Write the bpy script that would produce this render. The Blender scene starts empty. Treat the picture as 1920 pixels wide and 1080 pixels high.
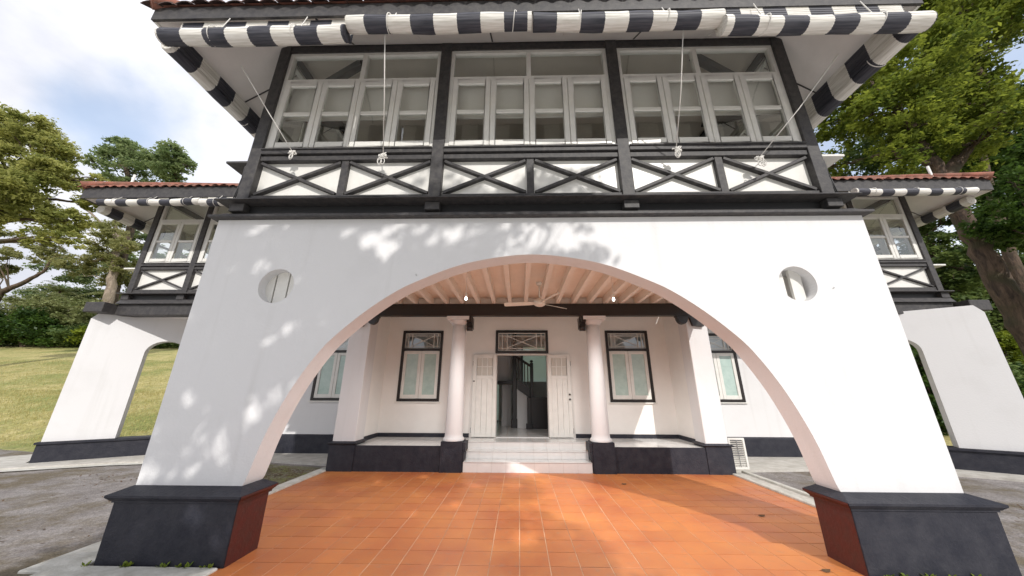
import bpy, math, random
import numpy as np
from mathutils import Vector, Matrix
from mathutils.geometry import tessellate_polygon
R_ = math.radians
scene = bpy.context.scene
COL = scene.collection

# ------------------------------------------------------------------ camera
def make_camera():
    pitch, yaw, roll = R_(17.66), R_(1.26), R_(0.2)
    F = Vector((-math.sin(yaw)*math.cos(pitch), math.cos(yaw)*math.cos(pitch), math.sin(pitch)))
    R = Vector((math.cos(yaw), math.sin(yaw), 0)); U = R.cross(F)
    R2 = R*math.cos(roll)+U*math.sin(roll); U2 = -R*math.sin(roll)+U*math.cos(roll)
    cd = bpy.data.cameras.new('camera'); cam = bpy.data.objects.new('camera', cd); COL.objects.link(cam)
    m = Matrix.Identity(4)
    for i in range(3):
        m[i][0] = R2[i]; m[i][1] = U2[i]; m[i][2] = -F[i]
    m[0][3] = 0; m[1][3] = 0; m[2][3] = 1.65
    cam.matrix_world = m
    cd.sensor_width = 36; cd.lens = 36*605/1920; cd.clip_start = .05; cd.clip_end = 900
    scene.camera = cam
make_camera()

# ------------------------------------------------------------------ world, sun, exposure
SUN_AZ = (math.sin(R_(20.5)), -math.cos(R_(20.5)))      # ground direction towards the sun
SUN_EL = R_(35.5)
world = bpy.data.worlds.new('World'); scene.world = world; world.use_nodes = True
nt = world.node_tree; nt.nodes.clear()
def WN(t, **k):
    n = nt.nodes.new(t)
    for a, b in k.items(): setattr(n, a, b)
    return n
sky = WN('ShaderNodeTexSky', sky_type='NISHITA', sun_disc=False)
sky.sun_elevation = SUN_EL; sky.sun_rotation = math.atan2(SUN_AZ[0], SUN_AZ[1]) ; sky.altitude = 50
sky.air_density = 1.2; sky.dust_density = 1.5
tc = WN('ShaderNodeTexCoord')
n1 = WN('ShaderNodeTexNoise'); n1.inputs['Scale'].default_value = 2.6; n1.inputs['Detail'].default_value = 9; n1.inputs['Roughness'].default_value = .55
n2 = WN('ShaderNodeTexNoise'); n2.inputs['Scale'].default_value = 4.0; n2.inputs['Detail'].default_value = 8
mp = WN('ShaderNodeMapping'); mp.inputs['Location'].default_value = (3.1, 1.7, .4); mp.inputs['Scale'].default_value = (1, 1, 1.7)
nt.links.new(tc.outputs['Generated'], mp.inputs['Vector']); nt.links.new(mp.outputs[0], n1.inputs['Vector']); nt.links.new(tc.outputs['Generated'], n2.inputs['Vector'])
def gap(direction, near, far):
    """an opening in the cloud cover round one direction of the sky: 1 inside, 0 outside"""
    d = WN('ShaderNodeVectorMath', operation='DISTANCE'); v = Vector(direction).normalized()
    nt.links.new(tc.outputs['Generated'], d.inputs[0]); d.inputs[1].default_value = v
    a = WN('ShaderNodeMath', operation='MULTIPLY_ADD'); a.inputs[1].default_value = .42; nt.links.new(n2.outputs[0], a.inputs[0]); nt.links.new(d.outputs['Value'], a.inputs[2])
    r = WN('ShaderNodeMapRange', interpolation_type='SMOOTHSTEP'); r.inputs[1].default_value = far+.21; r.inputs[2].default_value = near+.21
    nt.links.new(a.outputs[0], r.inputs[0]); return r.outputs[0]
g1 = gap((-.735, .485, .478), .0, .14); g2s = gap((.78, .42, .50), .10, .50)
g2m = WN('ShaderNodeMath', operation='MULTIPLY'); g2m.inputs[1].default_value = .62; nt.links.new(g2s, g2m.inputs[0]); g2 = g2m.outputs[0]
g1m = WN('ShaderNodeMath', operation='MULTIPLY'); g1m.inputs[1].default_value = .62; nt.links.new(g1, g1m.inputs[0])
mx = WN('ShaderNodeMath', operation='MAXIMUM'); nt.links.new(g1m.outputs[0], mx.inputs[0]); nt.links.new(g2, mx.inputs[1])
cr = WN('ShaderNodeMapRange', interpolation_type='SMOOTHSTEP'); cr.inputs[1].default_value = .60; cr.inputs[2].default_value = .72; cr.inputs[3].default_value = 0; cr.inputs[4].default_value = .3
nt.links.new(n1.outputs[0], cr.inputs[0])
mx2 = WN('ShaderNodeMath', operation='MAXIMUM'); nt.links.new(mx.outputs[0], mx2.inputs[0]); nt.links.new(cr.outputs[0], mx2.inputs[1])
cc = WN('ShaderNodeValToRGB'); cc.color_ramp.elements[0].position = .33; cc.color_ramp.elements[0].color = (.50, .52, .59, 1)
cc.color_ramp.elements[1].position = .66; cc.color_ramp.elements[1].color = (.88, .875, .91, 1); nt.links.new(n1.outputs[0], cc.inputs[0])
bgS = WN('ShaderNodeBackground'); bgS.inputs['Strength'].default_value = .15
tint = WN('ShaderNodeMix', data_type='RGBA', blend_type='MULTIPLY'); tint.inputs[0].default_value = 0
nt.links.new(sky.outputs[0], bgS.inputs[0])
bgC = WN('ShaderNodeBackground'); bgC.inputs['Strength'].default_value = .84; nt.links.new(cc.outputs[0], bgC.inputs[0])
ms = WN('ShaderNodeMixShader'); nt.links.new(mx2.outputs[0], ms.inputs[0]); nt.links.new(bgC.outputs[0], ms.inputs[1]); nt.links.new(bgS.outputs[0], ms.inputs[2])
wo = WN('ShaderNodeOutputWorld'); nt.links.new(ms.outputs[0], wo.inputs[0])
sl = bpy.data.lights.new('sun', 'SUN'); sl.energy = 2.0; sl.angle = R_(.53); sl.color = (1, .96, .91)
so = bpy.data.objects.new('sun', sl); COL.objects.link(so)
sd = Vector((SUN_AZ[0]*math.cos(SUN_EL), SUN_AZ[1]*math.cos(SUN_EL), math.sin(SUN_EL)))
so.rotation_euler = sd.to_track_quat('Z', 'Y').to_euler(); so.location = (10, -30, 30)
scene.view_settings.view_transform = 'Standard'; scene.view_settings.look = 'None'
scene.view_settings.exposure = .74; scene.view_settings.gamma = 1; scene.view_settings.use_curve_mapping = False
scene.cycles.max_bounces = 12; scene.cycles.diffuse_bounces = 8; scene.cycles.transparent_max_bounces = 12

# ------------------------------------------------------------------ materials
def mat(name, col, rough=.7, bump=0, bscale=60, var=0, vscale=2, var2=None, metallic=0, spec=.5, coat=0):
    m = bpy.data.materials.new(name); m.use_nodes = True; t = m.node_tree; b = t.nodes['Principled BSDF']
    b.inputs['Roughness'].default_value = rough; b.inputs['Metallic'].default_value = metallic
    b.inputs['Specular IOR Level'].default_value = spec
    b.inputs['Base Color'].default_value = (*col, 1)
    co = t.nodes.new('ShaderNodeTexCoord'); geo = t.nodes.new('ShaderNodeNewGeometry')
    if var:
        n = t.nodes.new('ShaderNodeTexNoise'); n.inputs['Scale'].default_value = vscale; n.inputs['Detail'].default_value = 8; n.inputs['Roughness'].default_value = .65
        t.links.new(geo.outputs['Position'], n.inputs['Vector'])
        mr = t.nodes.new('ShaderNodeMapRange'); mr.inputs[1].default_value = .35; mr.inputs[2].default_value = .7
        t.links.new(n.outputs[0], mr.inputs[0])
        mi = t.nodes.new('ShaderNodeMix'); mi.data_type = 'RGBA'
        c2 = var2 or tuple(c*(1-var) for c in col)
        mi.inputs[6].default_value = (*col, 1); mi.inputs[7].default_value = (*c2, 1)
        t.links.new(mr.outputs[0], mi.inputs[0]); t.links.new(mi.outputs[2], b.inputs['Base Color'])
    if bump:
        n = t.nodes.new('ShaderNodeTexNoise'); n.inputs['Scale'].default_value = bscale; n.inputs['Detail'].default_value = 6
        t.links.new(geo.outputs['Position'], n.inputs['Vector'])
        bu = t.nodes.new('ShaderNodeBump'); bu.inputs['Strength'].default_value = bump; bu.inputs['Distance'].default_value = .01
        t.links.new(n.outputs[0], bu.inputs['Height']); t.links.new(bu.outputs[0], b.inputs['Normal'])
    return m
def stained_wall(name, col):
    """painted render: broad patchiness, weather streaks running down, greyer splash zone near the bottom"""
    m = mat(name, col, .75, .22, 38); t = m.node_tree; b = t.nodes['Principled BSDF']
    geo = [n for n in t.nodes if n.type == 'NEW_GEOMETRY'][0]
    n = t.nodes.new('ShaderNodeTexNoise'); n.inputs['Scale'].default_value = 1.3; n.inputs['Detail'].default_value = 9; n.inputs['Roughness'].default_value = .6
    t.links.new(geo.outputs['Position'], n.inputs['Vector'])
    mp_ = t.nodes.new('ShaderNodeMapping'); mp_.inputs['Scale'].default_value = (7, 7, .35); t.links.new(geo.outputs['Position'], mp_.inputs[0])
    s = t.nodes.new('ShaderNodeTexNoise'); s.inputs['Scale'].default_value = 1; s.inputs['Detail'].default_value = 6; t.links.new(mp_.outputs[0], s.inputs['Vector'])
    r1 = t.nodes.new('ShaderNodeMapRange'); r1.inputs[1].default_value = .52; r1.inputs[2].default_value = .78; r1.inputs[4].default_value = .16; t.links.new(n.outputs[0], r1.inputs[0])
    r2 = t.nodes.new('ShaderNodeMapRange'); r2.inputs[1].default_value = .55; r2.inputs[2].default_value = .8; r2.inputs[4].default_value = .20; t.links.new(s.outputs[0], r2.inputs[0])
    ad = t.nodes.new('ShaderNodeMath'); t.links.new(r1.outputs[0], ad.inputs[0]); t.links.new(r2.outputs[0], ad.inputs[1])
    mi = t.nodes.new('ShaderNodeMix'); mi.data_type = 'RGBA'; mi.inputs[6].default_value = (*col, 1); mi.inputs[7].default_value = (.42, .41, .38, 1)
    t.links.new(ad.outputs[0], mi.inputs[0]); t.links.new(mi.outputs[2], b.inputs['Base Color'])
    return m
MT = {}
MT['wall'] = stained_wall('white_render', (.695, .69, .69))
MT['cream'] = mat('cream_wall', (.85, .82, .78), .7, .12, 45, .06, 2)
MT['trimw'] = mat('white_gloss_paint', (.76, .745, .70), .38, .06, 80, .10, 6)
MT['ceil'] = mat('ceiling_paint', (.84, .76, .67), .75, .1, 50, .08, 3)
MT['soffit'] = mat('soffit_board_paint', (.78, .74, .71), .8, .1, 50, .10, 2.5)
MT['black'] = mat('black_gloss_paint', (.034, .032, .035), .58, .25, 40, .5, 14, (.075, .070, .066), spec=.42)
MT['plinth'] = mat('black_plinth_paint', (.016, .017, .026), .55, .5, 34, .5, 6, (.036, .036, .045), spec=.3)
MT['red'] = mat('red_oxide_paint', (.080, .010, .008), .5, .5, 26, .3, 9, (.050, .016, .014))
MT['glassw'] = None
MT['concrete'] = mat('pale_concrete', (.55, .53, .49), .85, .5, 40, .35, 4, (.36, .34, .30))
MT['paving'] = mat('pale_bounce_paving', (.60, .585, .56), .9, .4, 40, .15, 2)  # pale surface of the added paving that bounces light
MT['kerb'] = mat('white_kerb_paint', (.62, .61, .57), .8, .5, 40, .3, 6, (.40, .39, .34))
MT['tilew'] = mat('white_floor_tile', (.74, .735, .72), .16, .03, 30, .08, 5)
MT['darkwood'] = mat('dark_stair_wood', (.018, .014, .013), .35, .1, 30)
MT['rope'] = mat('white_rope', (.72, .70, .66), .9, .3, 300)
MT['fan'] = mat('fan_enamel', (.74, .70, .62), .35, .0)
MT['metal'] = mat('grey_metal', (.30, .30, .30), .4, .1, 60, metallic=.6)
MT['clay'] = mat('clay_tile', (.34, .125, .085), .85, .5, 60, .7, 5, (.10, .065, .045))
def bark(name, c1, c2, c3):
    m = mat(name, c1, .95, 0); t = m.node_tree; b = t.nodes['Principled BSDF']; geo = [n for n in t.nodes if n.type == 'NEW_GEOMETRY'][0]
    mp_ = t.nodes.new('ShaderNodeMapping'); mp_.inputs['Scale'].default_value = (5, 5, 1.1); t.links.new(geo.outputs['Position'], mp_.inputs[0])
    n = t.nodes.new('ShaderNodeTexNoise'); n.inputs['Scale'].default_value = 1; n.inputs['Detail'].default_value = 12; n.inputs['Roughness'].default_value = .75; n.inputs['Distortion'].default_value = .8; t.links.new(mp_.outputs[0], n.inputs['Vector'])
    r = t.nodes.new('ShaderNodeValToRGB'); r.color_ramp.elements[0].position = .36; r.color_ramp.elements[0].color = (*c2, 1); r.color_ramp.elements[1].position = .62; r.color_ramp.elements[1].color = (*c1, 1); t.links.new(n.outputs[0], r.inputs[0])
    n2 = t.nodes.new('ShaderNodeTexNoise'); n2.inputs['Scale'].default_value = 1.3; n2.inputs['Detail'].default_value = 8; t.links.new(geo.outputs['Position'], n2.inputs['Vector'])
    q = t.nodes.new('ShaderNodeMapRange'); q.inputs[1].default_value = .5; q.inputs[2].default_value = .65; t.links.new(n2.outputs[0], q.inputs[0])
    mi = t.nodes.new('ShaderNodeMix'); mi.data_type = 'RGBA'; mi.inputs[7].default_value = (*c3, 1); t.links.new(q.outputs[0], mi.inputs[0]); t.links.new(r.outputs[0], mi.inputs[6]); t.links.new(mi.outputs[2], b.inputs['Base Color'])
    bu = t.nodes.new('ShaderNodeBump'); bu.inputs['Distance'].default_value = .12; bu.inputs['Strength'].default_value = 1; t.links.new(n.outputs[0], bu.inputs['Height']); t.links.new(bu.outputs[0], b.inputs['Normal']); return m
MT['clay_dark'] = mat('dark_clay_tile', (.10, .055, .045), .9, .5, 60, .7, 6, (.035, .030, .028))  # darker clay colour for the tiles of the porch roof
MT['bark'] = bark('tree_bark', (.17, .115, .08), (.035, .025, .02), (.07, .06, .035))
MT['bark2'] = bark('pale_bark', (.38, .31, .24), (.12, .09, .07), (.22, .18, .13))
MT['cable'] = mat('black_cable', (.02, .02, .022), .5)
MT['dead_leaf'] = mat('dead_leaf', (.13, .07, .03), .8, .3, 100, .5, 60)
def glass(name, tint_, alpha=.75):
    m = bpy.data.materials.new(name); m.use_nodes = True; t = m.node_tree; t.nodes.clear()
    o = t.nodes.new('ShaderNodeOutputMaterial'); tr = t.nodes.new('ShaderNodeBsdfTransparent'); gl = t.nodes.new('ShaderNodeBsdfGlossy')
    tr.inputs[0].default_value = (*tint_, 1); gl.inputs['Roughness'].default_value = .03; gl.inputs[0].default_value = (.9, .95, .95, 1)
    fr = t.nodes.new('ShaderNodeFresnel'); fr.inputs[0].default_value = 1.55
    ad = t.nodes.new('ShaderNodeMath'); ad.operation = 'MULTIPLY_ADD'; ad.inputs[1].default_value = 1.0; ad.inputs[2].default_value = 1-alpha-.15
    nz = t.nodes.new('ShaderNodeTexNoise'); nz.inputs['Scale'].default_value = 3; bu = t.nodes.new('ShaderNodeBump'); bu.inputs['Strength'].default_value = .25; bu.inputs['Distance'].default_value = .01
    geo = t.nodes.new('ShaderNodeNewGeometry'); t.links.new(geo.outputs['Position'], nz.inputs['Vector']); t.links.new(nz.outputs[0], bu.inputs['Height']); t.links.new(bu.outputs[0], gl.inputs['Normal'])
    mi = t.nodes.new('ShaderNodeMixShader'); t.links.new(fr.outputs[0], ad.inputs[0]); bf = t.nodes.new('ShaderNodeMath'); bf.operation = 'MULTIPLY_ADD'; bf.inputs[1].default_value = -1; bf.inputs[2].default_value = 1; t.links.new(geo.outputs['Backfacing'], bf.inputs[0]); pr = t.nodes.new('ShaderNodeMath'); pr.operation = 'MULTIPLY'; t.links.new(ad.outputs[0], pr.inputs[0]); t.links.new(bf.outputs[0], pr.inputs[1]); t.links.new(pr.outputs[0], mi.inputs[0])
    t.links.new(tr.outputs[0], mi.inputs[1]); t.links.new(gl.outputs[0], mi.inputs[2]); t.links.new(mi.outputs[0], o.inputs[0])
    return m
MT['glass'] = glass('window_glass', (.97, .98, .97), .72)
MT['frosted'] = mat('frosted_green_glass', (.50, .61, .56), .12, .0, var=.25, vscale=5, var2=(.38, .50, .46))
MT['frostedw'] = mat('frosted_white_glass', (.55, .52, .46), .25, .15, 120)
def emit(name, col, s):
    m = bpy.data.materials.new(name); m.use_nodes = True; b = m.node_tree.nodes['Principled BSDF']
    b.inputs['Emission Color'].default_value = (*col, 1); b.inputs['Emission Strength'].default_value = s; return m
def diffusing(name, col):
    m = bpy.data.materials.new(name); m.use_nodes = True; t = m.node_tree; t.nodes.clear(); o = t.nodes.new('ShaderNodeOutputMaterial')
    a = t.nodes.new('ShaderNodeBsdfTranslucent'); b = t.nodes.new('ShaderNodeBsdfDiffuse'); a.inputs[0].default_value = (*col, 1); b.inputs[0].default_value = (*col, 1)
    x = t.nodes.new('ShaderNodeMixShader'); x.inputs[0].default_value = .25; t.links.new(a.outputs[0], x.inputs[1]); t.links.new(b.outputs[0], x.inputs[2]); t.links.new(x.outputs[0], o.inputs[0]); return m
MT['diffusing'] = diffusing('obscured_glass', (.84, .94, .90))
MT['bulb'] = emit('lit_bulb', (1, .95, .88), 4)
def stripe_mat():
    """cream and black painted bamboo: bands every 0.3 m along the object's own X axis"""
    m = mat('striped_bamboo', (.7, .66, .6), .6); t = m.node_tree; b = t.nodes['Principled BSDF']
    co = [n for n in t.nodes if n.type == 'TEX_COORD'][0]
    sp = t.nodes.new('ShaderNodeSeparateXYZ'); t.links.new(co.outputs['Object'], sp.inputs[0])
    nz = t.nodes.new('ShaderNodeTexNoise'); nz.inputs['Scale'].default_value = 90; t.links.new(co.outputs['Object'], nz.inputs['Vector'])
    ad = t.nodes.new('ShaderNodeMath'); ad.operation = 'MULTIPLY_ADD'; ad.inputs[1].default_value = .012; t.links.new(nz.outputs[0], ad.inputs[0]); t.links.new(sp.outputs[0], ad.inputs[2])
    pp = t.nodes.new('ShaderNodeMath'); pp.operation = 'PINGPONG'; pp.inputs[1].default_value = .29; t.links.new(ad.outputs[0], pp.inputs[0])
    gt = t.nodes.new('ShaderNodeMath'); gt.operation = 'GREATER_THAN'; gt.inputs[1].default_value = .145; t.links.new(pp.outputs[0], gt.inputs[0])
    n3 = t.nodes.new('ShaderNodeTexNoise'); n3.inputs['Scale'].default_value = 7; n3.inputs['Detail'].default_value = 8
    mp3 = t.nodes.new('ShaderNodeMapping'); mp3.inputs['Scale'].default_value = (.4, 6, 6); t.links.new(co.outputs['Object'], mp3.inputs[0]); t.links.new(mp3.outputs[0], n3.inputs['Vector'])
    w = t.nodes.new('ShaderNodeMix'); w.data_type = 'RGBA'; w.inputs[6].default_value = (.80, .78, .73, 1); w.inputs[7].default_value = (.52, .49, .43, 1)
    k = t.nodes.new('ShaderNodeMix'); k.data_type = 'RGBA'; k.inputs[6].default_value = (.016, .018, .03, 1); k.inputs[7].default_value = (.07, .07, .085, 1)
    mr = t.nodes.new('ShaderNodeMapRange'); mr.inputs[1].default_value = .4; mr.inputs[2].default_value = .75; t.links.new(n3.outputs[0], mr.inputs[0])
    n4 = t.nodes.new('ShaderNodeTexNoise'); n4.inputs['Scale'].default_value = 2.2; n4.inputs['Detail'].default_value = 5; t.links.new(co.outputs['Object'], n4.inputs['Vector']); mr4 = t.nodes.new('ShaderNodeMath'); mr4.operation = 'MULTIPLY_ADD'; mr4.inputs[1].default_value = 1.1; mr4.inputs[2].default_value = -.3; t.links.new(n4.outputs[0], mr4.inputs[0]); ad4 = t.nodes.new('ShaderNodeMath'); t.links.new(mr.outputs[0], ad4.inputs[0]); t.links.new(mr4.outputs[0], ad4.inputs[1]); ad4.use_clamp = True
    t.links.new(mr.outputs[0], w.inputs[0]); t.links.new(ad4.outputs[0], k.inputs[0])
    mi = t.nodes.new('ShaderNodeMix'); mi.data_type = 'RGBA'; t.links.new(gt.outputs[0], mi.inputs[0]); t.links.new(w.outputs[2], mi.inputs[6]); t.links.new(k.outputs[2], mi.inputs[7])
    t.links.new(mi.outputs[2], b.inputs['Base Color']); return m
MT['stripe'] = stripe_mat()
def tile_mat():
    m = mat('terracotta_tile', (.42, .13, .05), .42, .15, 60); t = m.node_tree; b = t.nodes['Principled BSDF']
    geo = [n for n in t.nodes if n.type == 'NEW_GEOMETRY'][0]
    sc = t.nodes.new('ShaderNodeVectorMath'); sc.operation = 'MULTIPLY_ADD'; sc.inputs[1].default_value = (1/.3, 1/.3, 0); sc.inputs[2].default_value = (.0, -3.87/.3, 0)
    fl = t.nodes.new('ShaderNodeVectorMath'); fl.operation = 'FLOOR'; wn = t.nodes.new('ShaderNodeTexWhiteNoise')
    t.links.new(geo.outputs['Position'], sc.inputs[0]); t.links.new(sc.outputs[0], fl.inputs[0]); t.links.new(fl.outputs[0], wn.inputs[0])
    n = t.nodes.new('ShaderNodeTexNoise'); n.inputs['Scale'].default_value = 1.1; n.inputs['Detail'].default_value = 9; n.inputs['Roughness'].default_value = .6; t.links.new(geo.outputs['Position'], n.inputs['Vector'])
    r = t.nodes.new('ShaderNodeValToRGB'); r.color_ramp.elements[0].position = .3; r.color_ramp.elements[0].color = (.42, .120, .044, 1)
    r.color_ramp.elements[1].position = .7; r.color_ramp.elements[1].color = (.57, .215, .062, 1); t.links.new(n.outputs[0], r.inputs[0])
    mu = t.nodes.new('ShaderNodeMapRange'); mu.inputs[3].default_value = .93; mu.inputs[4].default_value = 1.05; t.links.new(wn.outputs[0], mu.inputs[0])
    mm = t.nodes.new('ShaderNodeMix'); mm.data_type = 'RGBA'; mm.blend_type = 'MULTIPLY'; mm.inputs[0].default_value = 1
    t.links.new(r.outputs[0], mm.inputs[6]); t.links.new(mu.outputs[0], mm.inputs[7])
    f = t.nodes.new('ShaderNodeTexNoise'); f.inputs['Scale'].default_value = 14; f.inputs['Detail'].default_value = 10; t.links.new(geo.outputs['Position'], f.inputs['Vector'])
    fr = t.nodes.new('ShaderNodeMapRange'); fr.inputs[1].default_value = .56; fr.inputs[2].default_value = .76; fr.inputs[4].default_value = .4; t.links.new(f.outputs[0], fr.inputs[0])
    m2 = t.nodes.new('ShaderNodeMix'); m2.data_type = 'RGBA'; m2.inputs[7].default_value = (.30, .20, .14, 1); t.links.new(fr.outputs[0], m2.inputs[0]); t.links.new(mm.outputs[2], m2.inputs[6])
    t.links.new(m2.outputs[2], b.inputs['Base Color'])
    rr = t.nodes.new('ShaderNodeMapRange'); rr.inputs[3].default_value = .3; rr.inputs[4].default_value = .62; t.links.new(n.outputs[0], rr.inputs[0]); t.links.new(rr.outputs[0], b.inputs['Roughness'])
    return m
MT['tile'] = tile_mat()
MT['grout'] = mat('pale_grout', (.70, .48, .32), .9, .3, 80, .7, 1.2, (.26, .12, .07))
def ground_mat(name, c1, c2, c3, s1, s2, bump=.6, fine=45):
    m = mat(name, c1, .9, bump, 55); t = m.node_tree; b = t.nodes['Principled BSDF']; geo = [n for n in t.nodes if n.type == 'NEW_GEOMETRY'][0]
    prev = None
    for (c, s, lo, hi) in ((c2, s1, .42, .62), (c3, s2, .46, .60)):
        n = t.nodes.new('ShaderNodeTexNoise'); n.inputs['Scale'].default_value = s; n.inputs['Detail'].default_value = 12; n.inputs['Roughness'].default_value = .72; t.links.new(geo.outputs['Position'], n.inputs['Vector'])
        r = t.nodes.new('ShaderNodeMapRange'); r.inputs[1].default_value = lo; r.inputs[2].default_value = hi; t.links.new(n.outputs[0], r.inputs[0])
        mi = t.nodes.new('ShaderNodeMix'); mi.data_type = 'RGBA'; t.links.new(r.outputs[0], mi.inputs[0]); mi.inputs[7].default_value = (*c, 1)
        if prev: t.links.new(prev, mi.inputs[6])
        else: mi.inputs[6].default_value = (*c1, 1)
        prev = mi.outputs[2]
    v = t.nodes.new('ShaderNodeTexNoise'); v.inputs['Scale'].default_value = fine; v.inputs['Detail'].default_value = 6; v.inputs['Roughness'].default_value = .8; t.links.new(geo.outputs['Position'], v.inputs['Vector'])
    q = t.nodes.new('ShaderNodeMapRange'); q.inputs[1].default_value = .32; q.inputs[2].default_value = .68; q.inputs[3].default_value = .45; q.inputs[4].default_value = 1.5; t.links.new(v.outputs[0], q.inputs[0])
    mu = t.nodes.new('ShaderNodeMix'); mu.data_type = 'RGBA'; mu.blend_type = 'MULTIPLY'; mu.inputs[0].default_value = 1; t.links.new(prev, mu.inputs[6]); t.links.new(q.outputs[0], mu.inputs[7])
    t.links.new(mu.outputs[2], b.inputs['Base Color']); return m
MT['drive'] = ground_mat('weathered_asphalt', (.20, .182, .175), (.29, .27, .26), (.135, .110, .072), 2.0, .9, 1.0, 38)
MT['lawn'] = ground_mat('dry_lawn', (.30, .27, .09), (.44, .38, .17), (.20, .22, .06), 1.6, .30, 1.0, 9)
MT['moss'] = ground_mat('mossy_ground', (.14, .12, .08), (.17, .19, .04), (.20, .18, .15), 6, 1.6, 1.0)
def leaf_mat(name, c1, c2, trans=.35):
    m = bpy.data.materials.new(name); m.use_nodes = True; t = m.node_tree; t.nodes.clear()
    o = t.nodes.new('ShaderNodeOutputMaterial'); at = t.nodes.new('ShaderNodeAttribute'); at.attribute_name = 'tint'
    r = t.nodes.new('ShaderNodeMix'); r.data_type = 'RGBA'; r.inputs[6].default_value = (*c1, 1); r.inputs[7].default_value = (*c2, 1); t.links.new(at.outputs['Fac'], r.inputs[0])
    d = t.nodes.new('ShaderNodeBsdfPrincipled'); d.inputs['Roughness'].default_value = .5; d.inputs['Specular IOR Level'].default_value = .35; t.links.new(r.outputs[2], d.inputs['Base Color'])
    tr = t.nodes.new('ShaderNodeBsdfTranslucent'); hs = t.nodes.new('ShaderNodeHueSaturation'); hs.inputs['Hue'].default_value = .485; hs.inputs['Value'].default_value = 1.3; t.links.new(r.outputs[2], hs.inputs['Color']); t.links.new(hs.outputs[0], tr.inputs[0])
    mi = t.nodes.new('ShaderNodeMixShader'); mi.inputs[0].default_value = trans; t.links.new(d.outputs[0], mi.inputs[1]); t.links.new(tr.outputs[0], mi.inputs[2]); t.links.new(mi.outputs[0], o.inputs[0])
    return m
MT['leaf_warm'] = leaf_mat('sunny_leaf', (.14, .18, .04), (.46, .47, .16), .5)
MT['leaf_mid'] = leaf_mat('mid_green_leaf', (.06, .11, .035), (.20, .27, .08), .45)
MT['leaf_pale'] = leaf_mat('pale_dry_leaf', (.16, .19, .06), (.38, .38, .17), .5)
MT['leaf_grey'] = leaf_mat('grey_green_leaf', (.09, .15, .06), (.28, .35, .16), .5)
MT['leaf_straw'] = leaf_mat('straw_grass', (.30, .28, .09), (.52, .46, .20), .35)
MT['leaf_dark'] = leaf_mat('dark_green_leaf', (.014, .040, .012), (.08, .15, .025), .4)
MT['leaf_top'] = leaf_mat('bright_canopy_leaf', (.03, .07, .012), (.26, .32, .045), .5)
MT['leaf_lime'] = leaf_mat('lime_leaf', (.10, .16, .015), (.28, .34, .04), .4)
MT['leaf_palm'] = leaf_mat('palm_leaf', (.12, .16, .05), (.30, .32, .14), .35)

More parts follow.
